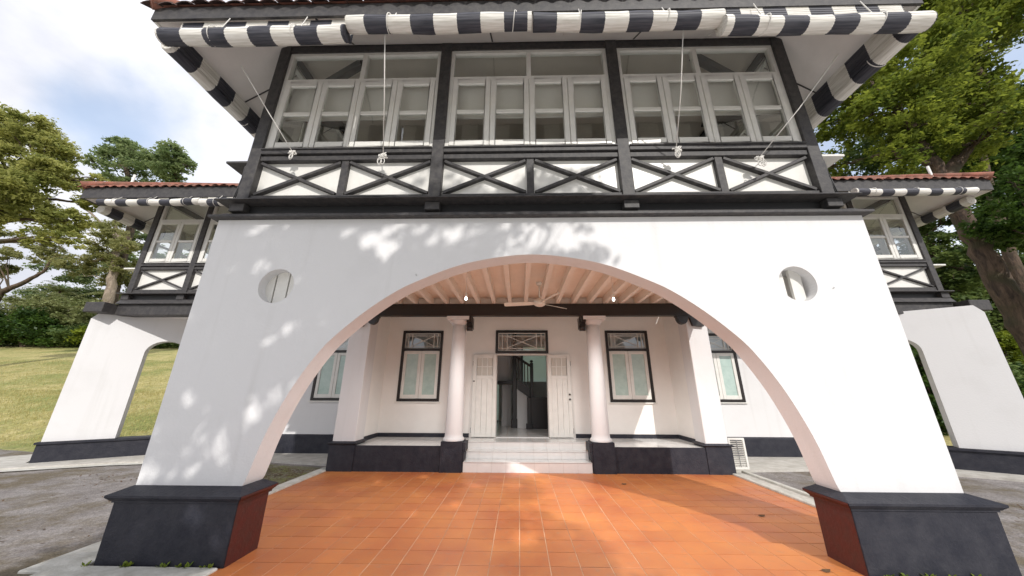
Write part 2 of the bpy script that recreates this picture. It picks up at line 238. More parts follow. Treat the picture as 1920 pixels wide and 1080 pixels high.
# ------------------------------------------------------------------ mesh builder
class MB:
    def __init__(s): s.v = []; s.f = []; s.sm = []
    def add(s, vs, fs, smooth=False, m=None):
        o = len(s.v); s.v += [tuple(m @ Vector(p)) for p in vs] if m is not None else [tuple(p) for p in vs]
        s.f += [tuple(i+o for i in f) for f in fs]; s.sm += [smooth]*len(fs); return s
    def box(s, x0, x1, y0, y1, z0, z1, m=None):
        v = [(x0,y0,z0),(x1,y0,z0),(x1,y1,z0),(x0,y1,z0),(x0,y0,z1),(x1,y0,z1),(x1,y1,z1),(x0,y1,z1)]
        return s.add(v, [(0,3,2,1),(4,5,6,7),(0,1,5,4),(1,2,6,5),(2,3,7,6),(3,0,4,7)], m=m)
    def frus(s, a, b, z0, z1):
        """a, b = (x0,x1,y0,y1) at z0 and z1"""
        v = [(a[0],a[2],z0),(a[1],a[2],z0),(a[1],a[3],z0),(a[0],a[3],z0),(b[0],b[2],z1),(b[1],b[2],z1),(b[1],b[3],z1),(b[0],b[3],z1)]
        return s.add(v, [(0,3,2,1),(4,5,6,7),(0,1,5,4),(1,2,6,5),(2,3,7,6),(3,0,4,7)])
    def beam(s, p, q, w, h, up=(0,0,1)):
        p = Vector(p); q = Vector(q); d = (q-p).normalized(); r = d.cross(Vector(up)).normalized(); u = r.cross(d)
        v = []
        for c in (p, q):
            for a, b in ((-1,-1),(1,-1),(1,1),(-1,1)): v.append(tuple(c+r*a*w/2+u*b*h/2))
        return s.add(v, [(0,3,2,1),(4,5,6,7),(0,1,5,4),(1,2,6,5),(2,3,7,6),(3,0,4,7)])
    def tube(s, pts, rad, n=8, caps=True):
        pts = [Vector(p) for p in pts]; rad = rad if hasattr(rad, '__len__') else [rad]*len(pts)
        vs = []; fs = []; prev = None
        for i, p in enumerate(pts):
            d = (pts[min(i+1, len(pts)-1)]-pts[max(i-1, 0)]).normalized()
            if prev is None:
                a = d.cross(Vector((0,0,1)));
                if a.length < 1e-3: a = d.cross(Vector((1,0,0)))
                a.normalize()
            else: a = (prev-d*prev.dot(d)).normalized()
            prev = a; b = d.cross(a)
            for k in range(n):
                t = 2*math.pi*k/n; vs.append(tuple(p+(a*math.cos(t)+b*math.sin(t))*rad[i]))
        for i in range(len(pts)-1):
            for k in range(n): fs.append((i*n+k, i*n+(k+1)%n, (i+1)*n+(k+1)%n, (i+1)*n+k))
        s.add(vs, fs, True)
        if caps: s.add([vs[k] for k in range(n)], [tuple(reversed(range(n)))]); s.add(vs[-n:], [tuple(range(n))])
        return s
    def lathe(s, prof, cx, cy, n=28):
        vs = []; fs = []
        for r, z in prof:
            for k in range(n): vs.append((cx+r*math.cos(2*math.pi*k/n), cy+r*math.sin(2*math.pi*k/n), z))
        for i in range(len(prof)-1):
            for k in range(n): fs.append((i*n+k, i*n+(k+1)%n, (i+1)*n+(k+1)%n, (i+1)*n+k))
        s.add(vs, fs, True); s.add(vs[-n:], [tuple(range(n))]); return s
    def prism(s, loops, y0, y1, m=None, smooth_from=None):
        """solid between y0 and y1 whose outline (x,z) is loops[0], with holes loops[1:]"""
        tri = tessellate_polygon([[Vector((x, z, 0)) for x, z in L] for L in loops]); flat = [p for L in loops for p in L]; N = len(flat)
        v = [(x, y0, z) for x, z in flat]+[(x, y1, z) for x, z in flat]
        f = [tuple(t) for t in tri]+[tuple(i+N for i in reversed(t)) for t in tri]; o = 0
        s.add(v, f, m=m); fs = []
        for L in loops:
            n = len(L)
            for i in range(n): fs.append((o+i, o+(i+1) % n, o+(i+1) % n+N, o+i+N))
            o += n
        s.add(v, fs, False, m=m); return s
    def mesh(s, name, material, fix=True):
        me = bpy.data.meshes.new(name); me.from_pydata(s.v, [], s.f)
        me.polygons.foreach_set('use_smooth', s.sm)
        if fix:
            import bmesh
            b = bmesh.new(); b.from_mesh(me); bmesh.ops.remove_doubles(b, verts=b.verts, dist=1e-5); bmesh.ops.recalc_face_normals(b, faces=b.faces); b.to_mesh(me); b.free()
        me.materials.append(MT[material] if isinstance(material, str) else material); me.update(); return me
WORLD = {}      # world position of each object's origin
ROT = {}
def link(name, me, parent=None, loc=(0,0,0), rz=0, bev=0):
    """LOC is in the place's own coordinates, whatever the parent"""
    o = bpy.data.objects.new(name, me); COL.objects.link(o); loc = Vector(loc); WORLD[o] = loc; ROT[o] = rz
    if parent is not None:
        o.parent = parent; q = Matrix.Rotation(-ROT[parent], 3, 'Z'); o.location = q @ (loc-WORLD[parent]); o.rotation_euler = (0, 0, rz-ROT[parent])
    else: o.location = loc; o.rotation_euler = (0, 0, rz)
    if bev:
        b = o.modifiers.new('bevel', 'BEVEL'); b.width = bev; b.segments = 1; b.limit_method = 'ANGLE'; b.angle_limit = R_(50)
    return o
def part(name, mb, material, parent, loc=(0,0,0), rz=0, bev=0):
    return link(name, mb.mesh(name, material) if isinstance(mb, MB) else mb, parent, loc, rz, bev)
def tag(o, label=None, cat=None, group=None, kind=None):
    if label: o['label'] = label
    if cat: o['category'] = cat
    if group: o['group'] = group
    if kind: o['kind'] = kind
    return o
def thing(name, label, cat, loc=(0,0,0), group=None):
    return tag(link(name, None, None, loc), label, cat, group)
def solo(name, mb, material, label, cat, base, group=None, bev=0):
    """a thing that is one mesh, built in world coordinates, its origin moved to BASE"""
    mb.v = [tuple(Vector(p)-Vector(base)) for p in mb.v]
    return tag(link(name, mb.mesh(name, material), None, base, bev=bev), label, cat, group)
def struct(name, mb, material, bev=0): return tag(part(name, mb, material, None, bev=bev), kind='structure')
rnd = random.Random(7)

# ------------------------------------------------------------------ ground
def sstep(a, b, x):
    t = np.clip((x-a)/(b-a), 0, 1); return t*t*(3-2*t)
def height(x, y):
    side = np.maximum(sstep(11.2, 14.5, -x), sstep(11.5, 16, x)); back = sstep(17, 24, y)
    h = .255*np.clip(y-10.6, 0, 26)+.10*np.clip(y-36.6, 0, 120)
    return np.maximum(side, back)*h*np.clip((y-9.8)/3, 0, 1)
def make_ground():
    xs = np.concatenate([np.linspace(-420, -70, 12), np.linspace(-66, 66, 111), np.linspace(70, 420, 12)]); ys = np.concatenate([np.linspace(-300, -20, 10), np.linspace(-16, 60, 65), np.linspace(66, 450, 16)])
    X, Y = np.meshgrid(xs, ys); Z = height(X, Y)-.03
    v = np.stack([X.ravel(), Y.ravel(), Z.ravel()], 1); nx = len(xs); f = []
    for j in range(len(ys)-1):
        for i in range(nx-1): a = j*nx+i; f.append((a, a+1, a+1+nx, a+nx))
    mb = MB(); mb.add([tuple(p) for p in v.tolist()], f, True)
    tag(link('ground', mb.mesh('ground', 'lawn', False)), kind='structure')
make_ground()
def sheet(name, pts, z, material):
    mb = MB(); mb.add([(x, y, z) for x, y in pts], [tuple(range(len(pts)))]); return tag(link(name, mb.mesh(name, material)), kind='structure')
sheet('drive', [(-60,-30),(60,-30),(60,6),(14,8.2),(11,9.6),(11,9.9),(-11,9.9),(-12.2,9.35),(-16,10.2),(-30,11.2),(-60,12)], -.012, 'drive')
sheet('grass_patch', [(-6.6,7.2),(-4.33,6.5),(-4.33,8.0),(-6.0,8.35)], -.006, 'moss')
sheet('grass_patch', [(4.95,5.9),(7.2,6.6),(7.0,8.1),(4.9,7.9)], -.006, 'drive')
poly_slab_pts = [(-14,-24),(14,-24),(14,1.5),(6.5,3.2),(3.31,3.38),(3.31,2.93),(-3.01,2.93),(-3.01,3.38),(-6.2,3.2),(-14,1.5)]
sheet('bounce_paving', poly_slab_pts, -.006, 'paving')  # added unseen behind the camera to bounce light into the porch
# concrete apron round the house, its edge a low kerb
def poly_slab(name, pts, z0, z1, material):
    mb = MB(); n = len(pts); mb.add([(x, y, z0) for x, y in pts]+[(x, y, z1) for x, y in pts], [tuple(range(n, 2*n))]+[(i, (i+1) % n, (i+1) % n+n, i+n) for i in range(n)])
    return struct(name, mb, material)
poly_slab('apron', [(-13.3,7.75),(-11.4,7.35),(-9.3,8.25),(-6.4,8.6),(-4.25,8.15),(-4.25,9.45),(-8.9,9.45),(-9.7,9.05),(-11.3,8.02),(-12.6,9.2)], -.02, .035, 'concrete')
poly_slab('apron', [(4.66,7.9),(6.9,8.1),(8.6,8.0),(9.6,7.45),(10.9,6.5),(14.5,5.6),(15,7.2),(10.9,7.45),(9.7,8.15),(8.55,8.95),(8.4,9.45),(4.66,9.45)], -.02, .035, 'concrete')
sheet('white_paving', [(-18.5,7.1),(-13.0,6.9),(-11.3,7.1),(-9.3,8.0),(-7.9,8.35),(-9.1,8.42),(-11.4,7.45),(-13.2,7.85),(-18.5,8.6)], .006, 'kerb')

# porch floor: bed, tiles, edge strips
mb = MB(); mb.box(-4.12, 4.42, 4.17, 7.66, -.03, -.004); mb.box(-3.0, 3.3, 2.95, 4.17, -.03, -.004)
floor = struct('porch_floor', mb, 'grout')
TS = .3
def tile_mesh():
    mb = MB(); g = .0045; c = .004; a = TS-g
    o = [(g,g),(a,g),(a,a),(g,a)]; i = [(g+c,g+c),(a-c,g+c),(a-c,a-c),(g+c,a-c)]
    mb.add([(x,y,-.004) for x,y in o]+[(x,y,-.001) for x,y in o]+[(x,y,0) for x,y in i], [(8,9,10,11)]+[(k,(k+1)%4,(k+1)%4+4,k+4) for k in range(4)]+[(k+4,(k+1)%4+4,(k+1)%4+8,k+8) for k in range(4)])
    return mb
tm = tile_mesh(); tme = tm.mesh('tile', 'tile')
cells = []
for j in range(-3, 13):
    for i in range(-14, 15):
        x = i*TS; y = 3.87+j*TS
        if j < 1 and not (-3.05 < x and x+TS < 3.35): continue
        if j >= 1 and not (-4.25 < x < 4.35): continue
        if y+TS > 7.8: continue
        cells.append((x, y))
cells.sort(key=lambda c: (c[0]+.15)**2+(c[1]+.15)**2+(500 if c[1] < 3.4 else 0))
rest = MB()
for k, (x, y) in enumerate(cells):
    if k < 300:
        o = link('tile', tme, floor, (x, y, rnd.uniform(-.0006, .0006)))
    else: rest.add([(p[0]+x, p[1]+y, p[2]) for p in tm.v], tm.f)
tag(part('tile', rest, 'tile', floor), kind='stuff')
struct('floor_edge', MB().box(-4.32, -4.12, 4.3, 7.9, -.03, .03), 'kerb', .008)
struct('floor_edge', MB().box(4.42, 4.5, 4.3, 7.9, -.03, .03), 'kerb', .008)
struct('floor_edge', MB().box(4.78, 4.86, 4.3, 8.0, -.03, .03), 'kerb', .008)
struct('drain_channel', MB().box(4.5, 4.78, 4.3, 8.0, -.06, -.008), 'concrete')
struct('floor_edge', MB().box(-4.5, -2.9, 3.42, 3.72, -.03, .02), 'kerb', .01)
struct('floor_edge', MB().box(-4.75, -4.25, 3.62, 4.3, -.03, .012), 'kerb', .01)
struct('floor_edge', MB().box(3.25, 4.95, 3.42, 3.72, -.03, .02), 'kerb', .01)

# ------------------------------------------------------------------ the house
CX = .17
H = thing('colonial_bungalow', 'white two-storey bungalow with black timber framing, arched porch and red tiled roof', 'house', (CX, 9, 0))
def P(name, mb, material, **k): return part(name, mb, material, k.pop('parent', H), **k)
YF, YB = 3.86, 4.15          # front wall faces
WX0, WX1 = -4.12, 4.525
# arch outline, half width against height, springing to crown
prof = [(3.135,.66),(3.10,.75),(3.02,1.10),(2.92,1.40),(2.79,1.70),(2.62,2.0),(2.44,2.24),(2.1,2.56),(1.75,2.82),(1.45,2.98),(.95,3.185),(.45,3.295),(0,3.335)]
def spline(pr, n=8):
    out = []
    P_ = [np.array(p) for p in pr]; P_ = [2*P_[0]-P_[1]]+P_+[np.array((-pr[-2][0], pr[-2][1]))]
    for i in range(1, len(P_)-2):
        for k in range(n):
            t = k/n; a, b, c, d = P_[i-1:i+3]
            out.append(tuple(.5*((2*b)+(-a+c)*t+(2*a-5*b+4*c-d)*t*t+(-a+3*b-3*c+d)*t**3)))
    out.append(pr[-1]); return out
sp = spline(prof)
arch = [(CX-x, z) for x, z in sp]+[(CX+x, z) for x, z in reversed(sp[:-1])]
arch.sort(key=lambda p: 0)
outline = [(WX0, .66), (WX0, 3.87), (WX1, 3.87), (WX1, .66)]+list(reversed(arch))
outline = list(reversed(outline))
def circle(cx, cz, r, n=40): return [(cx+r*math.cos(2*math.pi*k/n), cz+r*math.sin(2*math.pi*k/n)) for k in range(n)]
holes = [(-3.105, 2.92, .228), (3.455, 2.925, .228)]
mb = MB(); mb.prism([outline]+[circle(*h) for h in holes], YF, YB)
pw = P('porch_wall', mb, 'wall')
for (hx, hz, r), bs in zip(holes, (((-.24, -.125), (-.105, .05), (.07, .24)), ((-.24, -.055), (.03, .17)))):       # recessed upright boards with gaps in each round vent
    for bx0, bx1 in bs:
        part('vent_board', MB().box(hx+bx0, hx+bx1, 3.99, 4.03, hz-.26, hz+.26), 'trimw', pw)
    part('vent_back', MB().box(hx-.26, hx+.26, YB+.004, YB+.03, hz-.28, hz+.28), 'cream', pw)
# pier plinths: black outside, red towards the floor
def plinth(x0, x1, red_side):
    y0, y1 = 3.74, 4.17
    p = P('pier_plinth', MB().box(x0, x1, y0, y1, -.02, .545), 'plinth', bev=.006)
    a = (x0-.02, x1+.02, y0-.02, y1+.02); b = (x0-.055, x1+.055, y0-.055, y1+.055)
    w = (WX0-.008, x1-.085, YF-.01, YB+.01) if red_side > 0 else (x0+.05, WX1+.008, YF-.01, YB+.01)
    cap = MB(); cap.box(x0-.012, x1+.012, y0-.012, y1+.012, .545, .56); cap.frus((x0-.02,x1+.02,y0-.02,y1+.02), b, .562, .598); cap.box(*b, .598, .618)
    cap.frus(b, w, .618, .672)
    part('plinth_cap', cap, 'plinth', p)
    xr = x1 if red_side > 0 else x0
    r = MB(); e = .004*red_side
    r.add([(xr+e, y0+.004, .0), (xr+e, y1-.004, .0), (xr+e, y1-.004, .544), (xr+e, y0+.004, .544)], [(0,1,2,3)])
    e2 = .058*red_side; e1 = .024*red_side
    r.add([(xr+e1, y0-.016, .546), (xr+e1, y1+.016, .546), (xr+e1, y1+.016, .561), (xr+e1, y0-.016, .561), (xr+e2+.003*red_side, y0-.05, .598), (xr+e2+.003*red_side, y1+.05, .598), (xr+e2+.003*red_side, y1+.05, .616), (xr+e2+.003*red_side, y0-.05, .616)], [(0,1,2,3), (3,2,5,4), (4,5,6,7)])
    part('red_reveal', r, 'red', p)
plinth(-4.17, -2.87, 1); plinth(3.25, 4.64, -1)
# cornice over the wall and the dark gap under the timber storey
c = MB(); c.frus((WX0-.07, WX1+.07, YF-.10, YB+.1), (WX0-.07, WX1+.07, YF-.10, YB+.1), 3.872, 3.905)
c.frus((WX0-.05, WX1+.05, YF-.07, YB+.07), (WX0+.05, WX1-.05, YF-.0, YB), 3.905, 3.975)
P('cornice', c, 'black')
P('bearer_beam', MB().box(-3.95, 4.28, 3.90, 4.15, 3.98, 4.10), 'cable')
for x in (-3.86, -1.17, 1.51, 4.17):
    P('bearer_block', MB().box(x-.1, x+.1, 3.79, 3.898, 3.975, 4.09), 'black', bev=.004)
P('flashing', MB().frus((-4.12, 4.46, 3.70, 4.0), (-4.12, 4.46, 3.72, 4.0), 4.103, 4.128), 'black')
# floor of the upper room and the boarded porch ceiling with its joists
ceil = P('porch_ceiling', MB().box(-3.9, 4.22, YB, 7.8, 3.845, 3.86), 'ceil')
jme = MB().box(-.042, .042, YB+.002, 7.72, 3.67, 3.843).mesh('joist', 'ceil')
for k in range(21):
    link('joist', jme, ceil, (-3.68+k*.385, 0, 0))
P('upper_floor', MB().box(-3.9, 4.22, 4.16, 8.2, 3.98, 4.1), 'trimw')
P('side_beam', MB().box(-4.03, -3.91, YB, 7.8, 3.60, 3.97), 'black'); P('side_beam', MB().box(4.23, 4.40, YB, 7.8, 3.60, 3.97), 'black')
P('wall_plate', MB().box(-3.9, 4.22, 7.722, 7.9, 3.68, 3.84), 'ceil')
# terrace front beam with rounded end brackets and column brackets
P('terrace_beam', MB().box(-3.96, 4.30, 7.58, 7.74, 3.37, 3.665), 'darkwood', bev=.01)
def bracket(x, sgn, mat_='darkwood'):
    pts = [(0,0),(.62,0),(.62,-.03)]
    for k in range(0, 9):
        t = math.pi*k/8; pts.append((.47+.13*math.cos(t), -.03-.17*math.sin(t)))
    pts += [(.30,-.05),(.25,-.24),(0,-.26)]
    pts = [(x+sgn*a, 3.368+b) for a, b in pts]
    if sgn < 0: pts.reverse()
    return MB().prism([pts], 7.60, 7.72)
P('beam_bracket', bracket(-4.02, 1), 'darkwood'); P('beam_bracket', bracket(4.36, -1), 'darkwood')
for x in (-1.20, 1.54):
    P('beam_bracket', MB().box(x-.07, x+.07, 7.74, 8.0, 3.1, 3.37).box(x-.055, x+.055, 7.60, 7.745, 3.22, 3.368).tube([(x-.07, 7.8, 3.11), (x+.07, 7.8, 3.11)], .075, 14), 'darkwood')
# terrace: deck, black base, corner piers, columns
TZ = .505
deck = P('terrace_deck', MB().box(-3.7, 4.08, 8.36, 9.2, 0, TZ-.004).box(-3.7, -1.22, 7.70, 8.36, 0, TZ-.004).box(1.56, 4.08, 7.70, 8.36, 0, TZ-.004), 'grout')
def slab_tiles(parent, x0, x1, y0, y1, z, n, m_, mat_='tilew'):
    w = (x1-x0)/n; d = (y1-y0)/m_; me = MB().frus((.002, w-.002, .002, d-.002), (.004, w-.004, .004, d-.004), -.004, 0).mesh('floor_tile', mat_)
    for i in range(n):
        for j in range(m_): link('floor_tile', me, parent, (x0+i*w, y0+j*d, z))
slab_tiles(deck, -3.7, -1.22, 7.705, 9.05, TZ, 8, 4); slab_tiles(deck, 1.56, 4.08, 7.705, 9.05, TZ, 8, 4); slab_tiles(deck, -1.22, 1.56, 8.37, 9.2, TZ, 9, 3)
P('terrace_base', MB().box(-4.14, -1.19, 7.66, 7.70, -.02, TZ), 'plinth', bev=.005); P('terrace_base', MB().box(1.53, 4.52, 7.66, 7.70, -.02, TZ), 'plinth', bev=.005)
for sx, x0, x1 in ((-1, -4.13, -3.57), (1, 3.96, 4.50)):
    y1 = 8.12
    P('corner_pier_base', MB().box(x0-.0, x1+.0, 7.64, y1, -.02, .52).frus((x0, x1, 7.64, y1), (x0-.05, x1+.05, 7.60, y1+.03), .52, .55).frus((x0-.05, x1+.05, 7.60, y1+.03), (x0+.03, x1-.03, 7.68, y1), .55, .585), 'plinth')
    P('corner_pier', MB().frus((x0+.03, x1-.03, 7.68, y1-.02), (x0+.03, x1-.03, 7.68, y1-.02), .575, 3.6), 'wall', bev=.01)
P('side_wall', MB().box(-3.95, -3.69, 8.12, 9.2, .3, 3.85), 'cream'); P('side_wall', MB().box(4.07, 4.35, 8.12, 9.2, .3, 3.85), 'cream')
P('skirting', MB().box(-3.688, -3.668, 8.12, 9.03, TZ, .60), 'plinth'); P('skirting', MB().box(4.048, 4.068, 8.12, 9.03, TZ, .60), 'plinth')
P('skirting', MB().box(-3.667, -1.30, 9.03, 9.049, TZ, .60), 'plinth'); P('skirting', MB().box(1.45, 4.047, 9.03, 9.049, TZ, .60), 'plinth')
for x in (-1.46, 1.80):
    s = 1 if x < 0 else -1
    b = MB(); b.box(x-.235, x+.235, 7.61, 8.05, -.02, .60)
    b.box(*sorted((x+s*.236, x+s*.30)), 7.63, 8.03, .40, .58); b.box(*sorted((x+s*.236, x+s*.27)), 7.63, 8.03, .22, .398)
    P('column_base', b, 'plinth', bev=.006)
    col = P('column', MB().lathe([(.235,.602),(.235,.63),(.225,.65),(.20,.68),(.195,.75),(.185,1.6),(.165,2.9),(.158,3.17)], x, 7.83, 32), 'wall')
    part('capital', MB().lathe([(.16,3.171),(.185,3.18),(.185,3.20),(.19,3.21),(.24,3.26),(.245,3.275)], x, 7.83, 32).box(x-.265, x+.265, 7.565, 8.095, 3.277, 3.36), 'wall', col)
# steps
for k, (y0, z1) in enumerate(((7.66, .20), (7.98, .355), (8.28, TZ))):
    xs0, xs1 = (-1.20, 1.54) if k else (-1.20, 1.54)
    s = P('step', MB().box(xs0, xs1, y0, 8.36 if k < 2 else 8.37, 0, z1-.006), 'concrete')
    n = 9; w = (xs1-xs0)/n
    rm = MB().box(.0015, w-.0015, -.006, 0, .002, z1-(0, .20, .355)[k]-.012).mesh('riser_tile', 'tilew')
    nm = MB().box(.001, w-.001, -.016, .30 if k < 2 else .085, -.010, 0).mesh('tread_tile', 'tilew')
    for i in range(n):
        link('riser_tile', rm, s, (xs0+i*w, y0-.001, (0, .20, .355)[k])); link('tread_tile', nm, s, (xs0+i*w, y0, z1+.002))
# recess back wall with door and window openings
DX0, DX1 = -.60, .76
def wall_with(openings, x0, x1, z0, z1, y0, y1):
    """wall in X-Z with rectangular openings (x0,x1,z0,z1), built as a grid of solid pieces merged in one mesh"""
    xs = sorted({x0, x1, *[o[0] for o in openings], *[o[1] for o in openings]}); zs = sorted({z0, z1, *[o[2] for o in openings], *[o[3] for o in openings]})
    def solid(i, j):
        if i < 0 or j < 0 or i >= len(xs)-1 or j >= len(zs)-1: return False
        cx = (xs[i]+xs[i+1])/2; cz = (zs[j]+zs[j+1])/2; return not any(o[0] < cx < o[1] and o[2] < cz < o[3] for o in openings)
    mb = MB()
    for i in range(len(xs)-1):
        for j in range(len(zs)-1):
            if not solid(i, j): continue
            a, b, c_, d = xs[i], xs[i+1], zs[j], zs[j+1]
            mb.add([(a,y0,c_),(b,y0,c_),(b,y0,d),(a,y0,d)], [(0,1,2,3)]); mb.add([(a,y1,c_),(b,y1,c_),(b,y1,d),(a,y1,d)], [(3,2,1,0)])
            for (di, dj, q) in ((-1,0,((a,y0,c_),(a,y1,c_),(a,y1,d),(a,y0,d))), (1,0,((b,y0,c_),(b,y1,c_),(b,y1,d),(b,y0,d))), (0,-1,((a,y0,c_),(b,y0,c_),(b,y1,c_),(a,y1,c_))), (0,1,((a,y0,d),(b,y0,d),(b,y1,d),(a,y1,d)))):
                if not solid(i+di, j+dj): mb.add(q, [(0,1,2,3)])
    return mb
WZ0, WZ1, WT = 1.37, 3.26, 2.70
P('recess_wall', wall_with([(DX0, DX1, TZ, 3.27), (-3.27, -2.13, WZ0, WZ1), (2.40, 3.57, WZ0, WZ1)], -3.69, 4.07, .3, 3.85, 9.05, 9.22), 'cream')
def lattice(parent, x0, x1, z0, z1, y):
    """transom light: glass behind a painted lattice"""
    part('pane', MB().box(x0, x1, y+.03, y+.034, z0, z1), 'glass', parent)
    w = .017; L = MB(); X, Z = x1-x0, z1-z0
    for fx in (.09, .19, .81, .91): L.box(x0+X*fx-w/2, x0+X*fx+w/2, y, y+.02, z0, z1)
    for fz in (.14, .84): L.box(x0, x1, y+.003, y+.022, z0+Z*fz-w/2, z0+Z*fz+w/2)
    a = (x0+X*.2, z0+Z*.18); b = (x0+X*.8, z0+Z*.82)
    L.beam((a[0], y+.012, a[1]), (b[0], y+.012, b[1]), .016, w, (0,1,0)); L.beam((a[0], y+.008, b[1]), (b[0], y+.008, a[1]), .016, w, (0,1,0))
    L.box(x0, x0+.02, y-.002, y+.02, z0, z1).box(x1-.02, x1, y-.002, y+.02, z0, z1).box(x0+.02, x1-.02, y-.004, y+.02, z0, z0+.02).box(x0+.02, x1-.02, y-.004, y+.02, z1-.02, z1)
    part('lattice', L, 'trimw', parent)
def house_window(x0, x1, y, glassmat='frosted'):
    f = .07
    w = P('window', MB().box(x0, x0+f, y-.03, y+.1, WZ0, WZ1).box(x1-f, x1, y-.03, y+.1, WZ0, WZ1).box(x0+f, x1-f, y-.03, y+.1, WZ0, WZ0+f).box(x0+f, x1-f, y-.03, y+.1, WZ1-f, WZ1).box(x0+f, x1-f, y-.03, y+.1, WT, WT+f), 'darkwood', bev=.004)
    part('sill', MB().box(x0-.04, x1+.04, y-.05, y-.001, WZ0-.03, WZ0-.003), 'trimw', w)
    lattice(w, x0+f, x1-f, WT+f, WZ1-f, y+.02)
    xm = (x0+x1)/2; g = .085; a, b = x0+f, x1-f
    for (c0, c1) in ((a+.004, xm-.003), (xm+.003, b-.004)):
        z0, z1 = WZ0+f+.004, WT-.004
        cs = part('casement', MB().box(c0, c0+g, y-.01, y+.03, z0, z1).box(c1-g, c1, y-.01, y+.03, z0, z1).box(c0+g, c1-g, y-.01, y+.03, z0, z0+.10).box(c0+g, c1-g, y-.01, y+.03, z1-.08, z1), 'trimw', w, bev=.005)
        # frosted leaf, one glazing bar faint across the upper third
        part('pane', MB().box(c0+g, c1-g, y+.012, y+.018, z0+.10, z1-.08), glassmat, w)
        part('glazing_bar', MB().box(c0+g, c1-g, y+.004, y+.011, z0+(z1-z0)*.70, z0+(z1-z0)*.70+.012), 'frosted', w)
house_window(-3.27, -2.13, 9.05); house_window(2.40, 3.57, 9.05)
# door frame, transom and the two leaves folded back against the wall
tr = P('door_transom', MB().box(-.65, -.58, 9.015, 9.12, 2.63, 3.27).box(.74, .81, 9.015, 9.12, 2.63, 3.27).box(-.58, .74, 9.015, 9.12, 3.20, 3.27).box(-.58, .74, 9.015, 9.12, 2.63, 2.70), 'darkwood', bev=.004)
lattice(tr, -.58, .74, 2.70, 3.20, 9.06)
P('door_head', MB().box(-.60, .76, 9.04, 9.2, 2.585, 2.628), 'trimw')
P('threshold', MB().box(-.60, .76, 9.03, 9.25, TZ-.02, TZ+.015), 'tilew')
def door_leaf(x0, x1, knob):
    y0, y1 = 8.955, 9.0; z0, z1 = TZ+.02, 2.60
    gz0, gz1 = 2.04, 2.50; s = .095
    d = P('door_leaf', MB().box(x0, x0+s, y0, y1, z0, z1).box(x1-s, x1, y0, y1, z0, z1).box(x0+s, x1-s, y0, y1, gz1, z1).box(x0+s, x1-s, y0, y1, gz0-.09, gz0).box(x0+s, x1-s, y0+.001, y1, z0, z0+.06), 'trimw', bev=.003)
    gw = (x1-x0-2*s); b = .022
    bars = MB()
    for k in (1, 2): bars.box(x0+s+gw*k/3-b/2, x0+s+gw*k/3+b/2, y0+.004, y1-.004, gz0, gz1)
    bars.box(x0+s, x1-s, y0+.006, y1-.006, (gz0+gz1)/2-b/2, (gz0+gz1)/2+b/2); part('glazing_bar', bars, 'trimw', d)
    for i in range(3):
        for j in range(2):
            part('pane', MB().box(x0+s+gw*i/3+b/2, x0+s+gw*(i+1)/3-b/2, y0+.018, y0+.024, gz0+(gz1-gz0)*j/2+b/2*j, gz0+(gz1-gz0)*(j+1)/2-b/2*(1-j)), 'frostedw', d)
    n = 3; pw_ = gw/n
    for i in range(n): part('plank', MB().box(x0+s+i*pw_+.002, x0+s+(i+1)*pw_-.002, y0+.010, y1-.006, z0+.06, gz0-.09), 'trimw', d, bev=.003)
    if knob:
        for z in (1.56, 1.44): part('knob', MB().tube([(x1-.05, y0-.035, z), (x1-.05, y0-.001, z)], [.022, .026], 12), 'darkwood', d)
    else: part('bolt', MB().box(x0+.005, x0+.06, y0-.012, y0-.001, 1.88, 1.905), 'darkwood', d)
    for z in (.62, 2.3): part('hinge', MB().tube([(x0-.006 if not knob else x1+.006, y0+.01, z), (x0-.006 if not knob else x1+.006, y0+.01, z+.12)], .008, 8), 'metal', d)
door_leaf(-1.24, -.61, False); door_leaf(.77, 1.38, True)
# hall behind the door
P('hall_wall', MB().box(-2.2, -2.1, 9.225, 13.6, .5, 3.85), 'wall'); P('hall_wall', MB().box(2.6, 2.7, 9.225, 13.6, .5, 3.85), 'wall')
P('hall_wall', wall_with([(-1.9, -.75, .55, 2.5), (.1, 2.2, 2.0, 3.4)], -2.1, 2.6, .5, 3.85, 13.6, 13.75), 'wall')
P('hall_ceiling', MB().box(-2.2, 2.7, 9.225, 13.75, 3.85, 3.9), 'wall')
hf = P('hall_floor', MB().box(-2.2, 2.7, 9.205, 13.75, .40, TZ-.005), 'grout'); slab_tiles(hf, -2.1, 2.6, 9.26, 13.58, TZ, 8, 7)
P('hall_partition', MB().box(-.60, -.28, 11.9, 12.0, TZ, 1.86).box(-2.1, -.28, 11.9, 12.0, 1.98, 3.85), 'wall')
P('hall_landing', MB().box(-2.1, -.1, 11.40, 12.02, 1.86, 1.96), 'darkwood')
pf = P('daylight_opening', MB().box(.1, .16, 13.58, 13.7, 2.0, 3.4).box(2.14, 2.2, 13.58, 13.7, 2.0, 3.4).box(1.12, 1.18, 13.58, 13.7, 2.0, 3.4), 'darkwood')  # window added above the stair to bring more daylight into the hall
part('pane', MB().box(.1, 2.2, 13.66, 13.665, 2.0, 3.4), 'diffusing', pf)
pf = P('daylight_opening', MB().box(-1.9, -1.84, 13.58, 13.7, .55, 2.5).box(-.81, -.75, 13.58, 13.7, .55, 2.5), 'trimw')
part('pane', MB().box(-1.9, -.75, 13.66, 13.665, .55, 2.5), 'diffusing', pf)
st = P('staircase', MB().prism([[(-.08, 1.72), (-.08, 2.02), (.36, 1.74), (.36, 1.42)]], 11.30, 11.38), 'darkwood')
part('flank_panel', MB().prism([[(-.07, TZ), (-.07, 1.70), (.33, 1.42), (.33, TZ)]], 11.32, 11.36), 'wall', st)
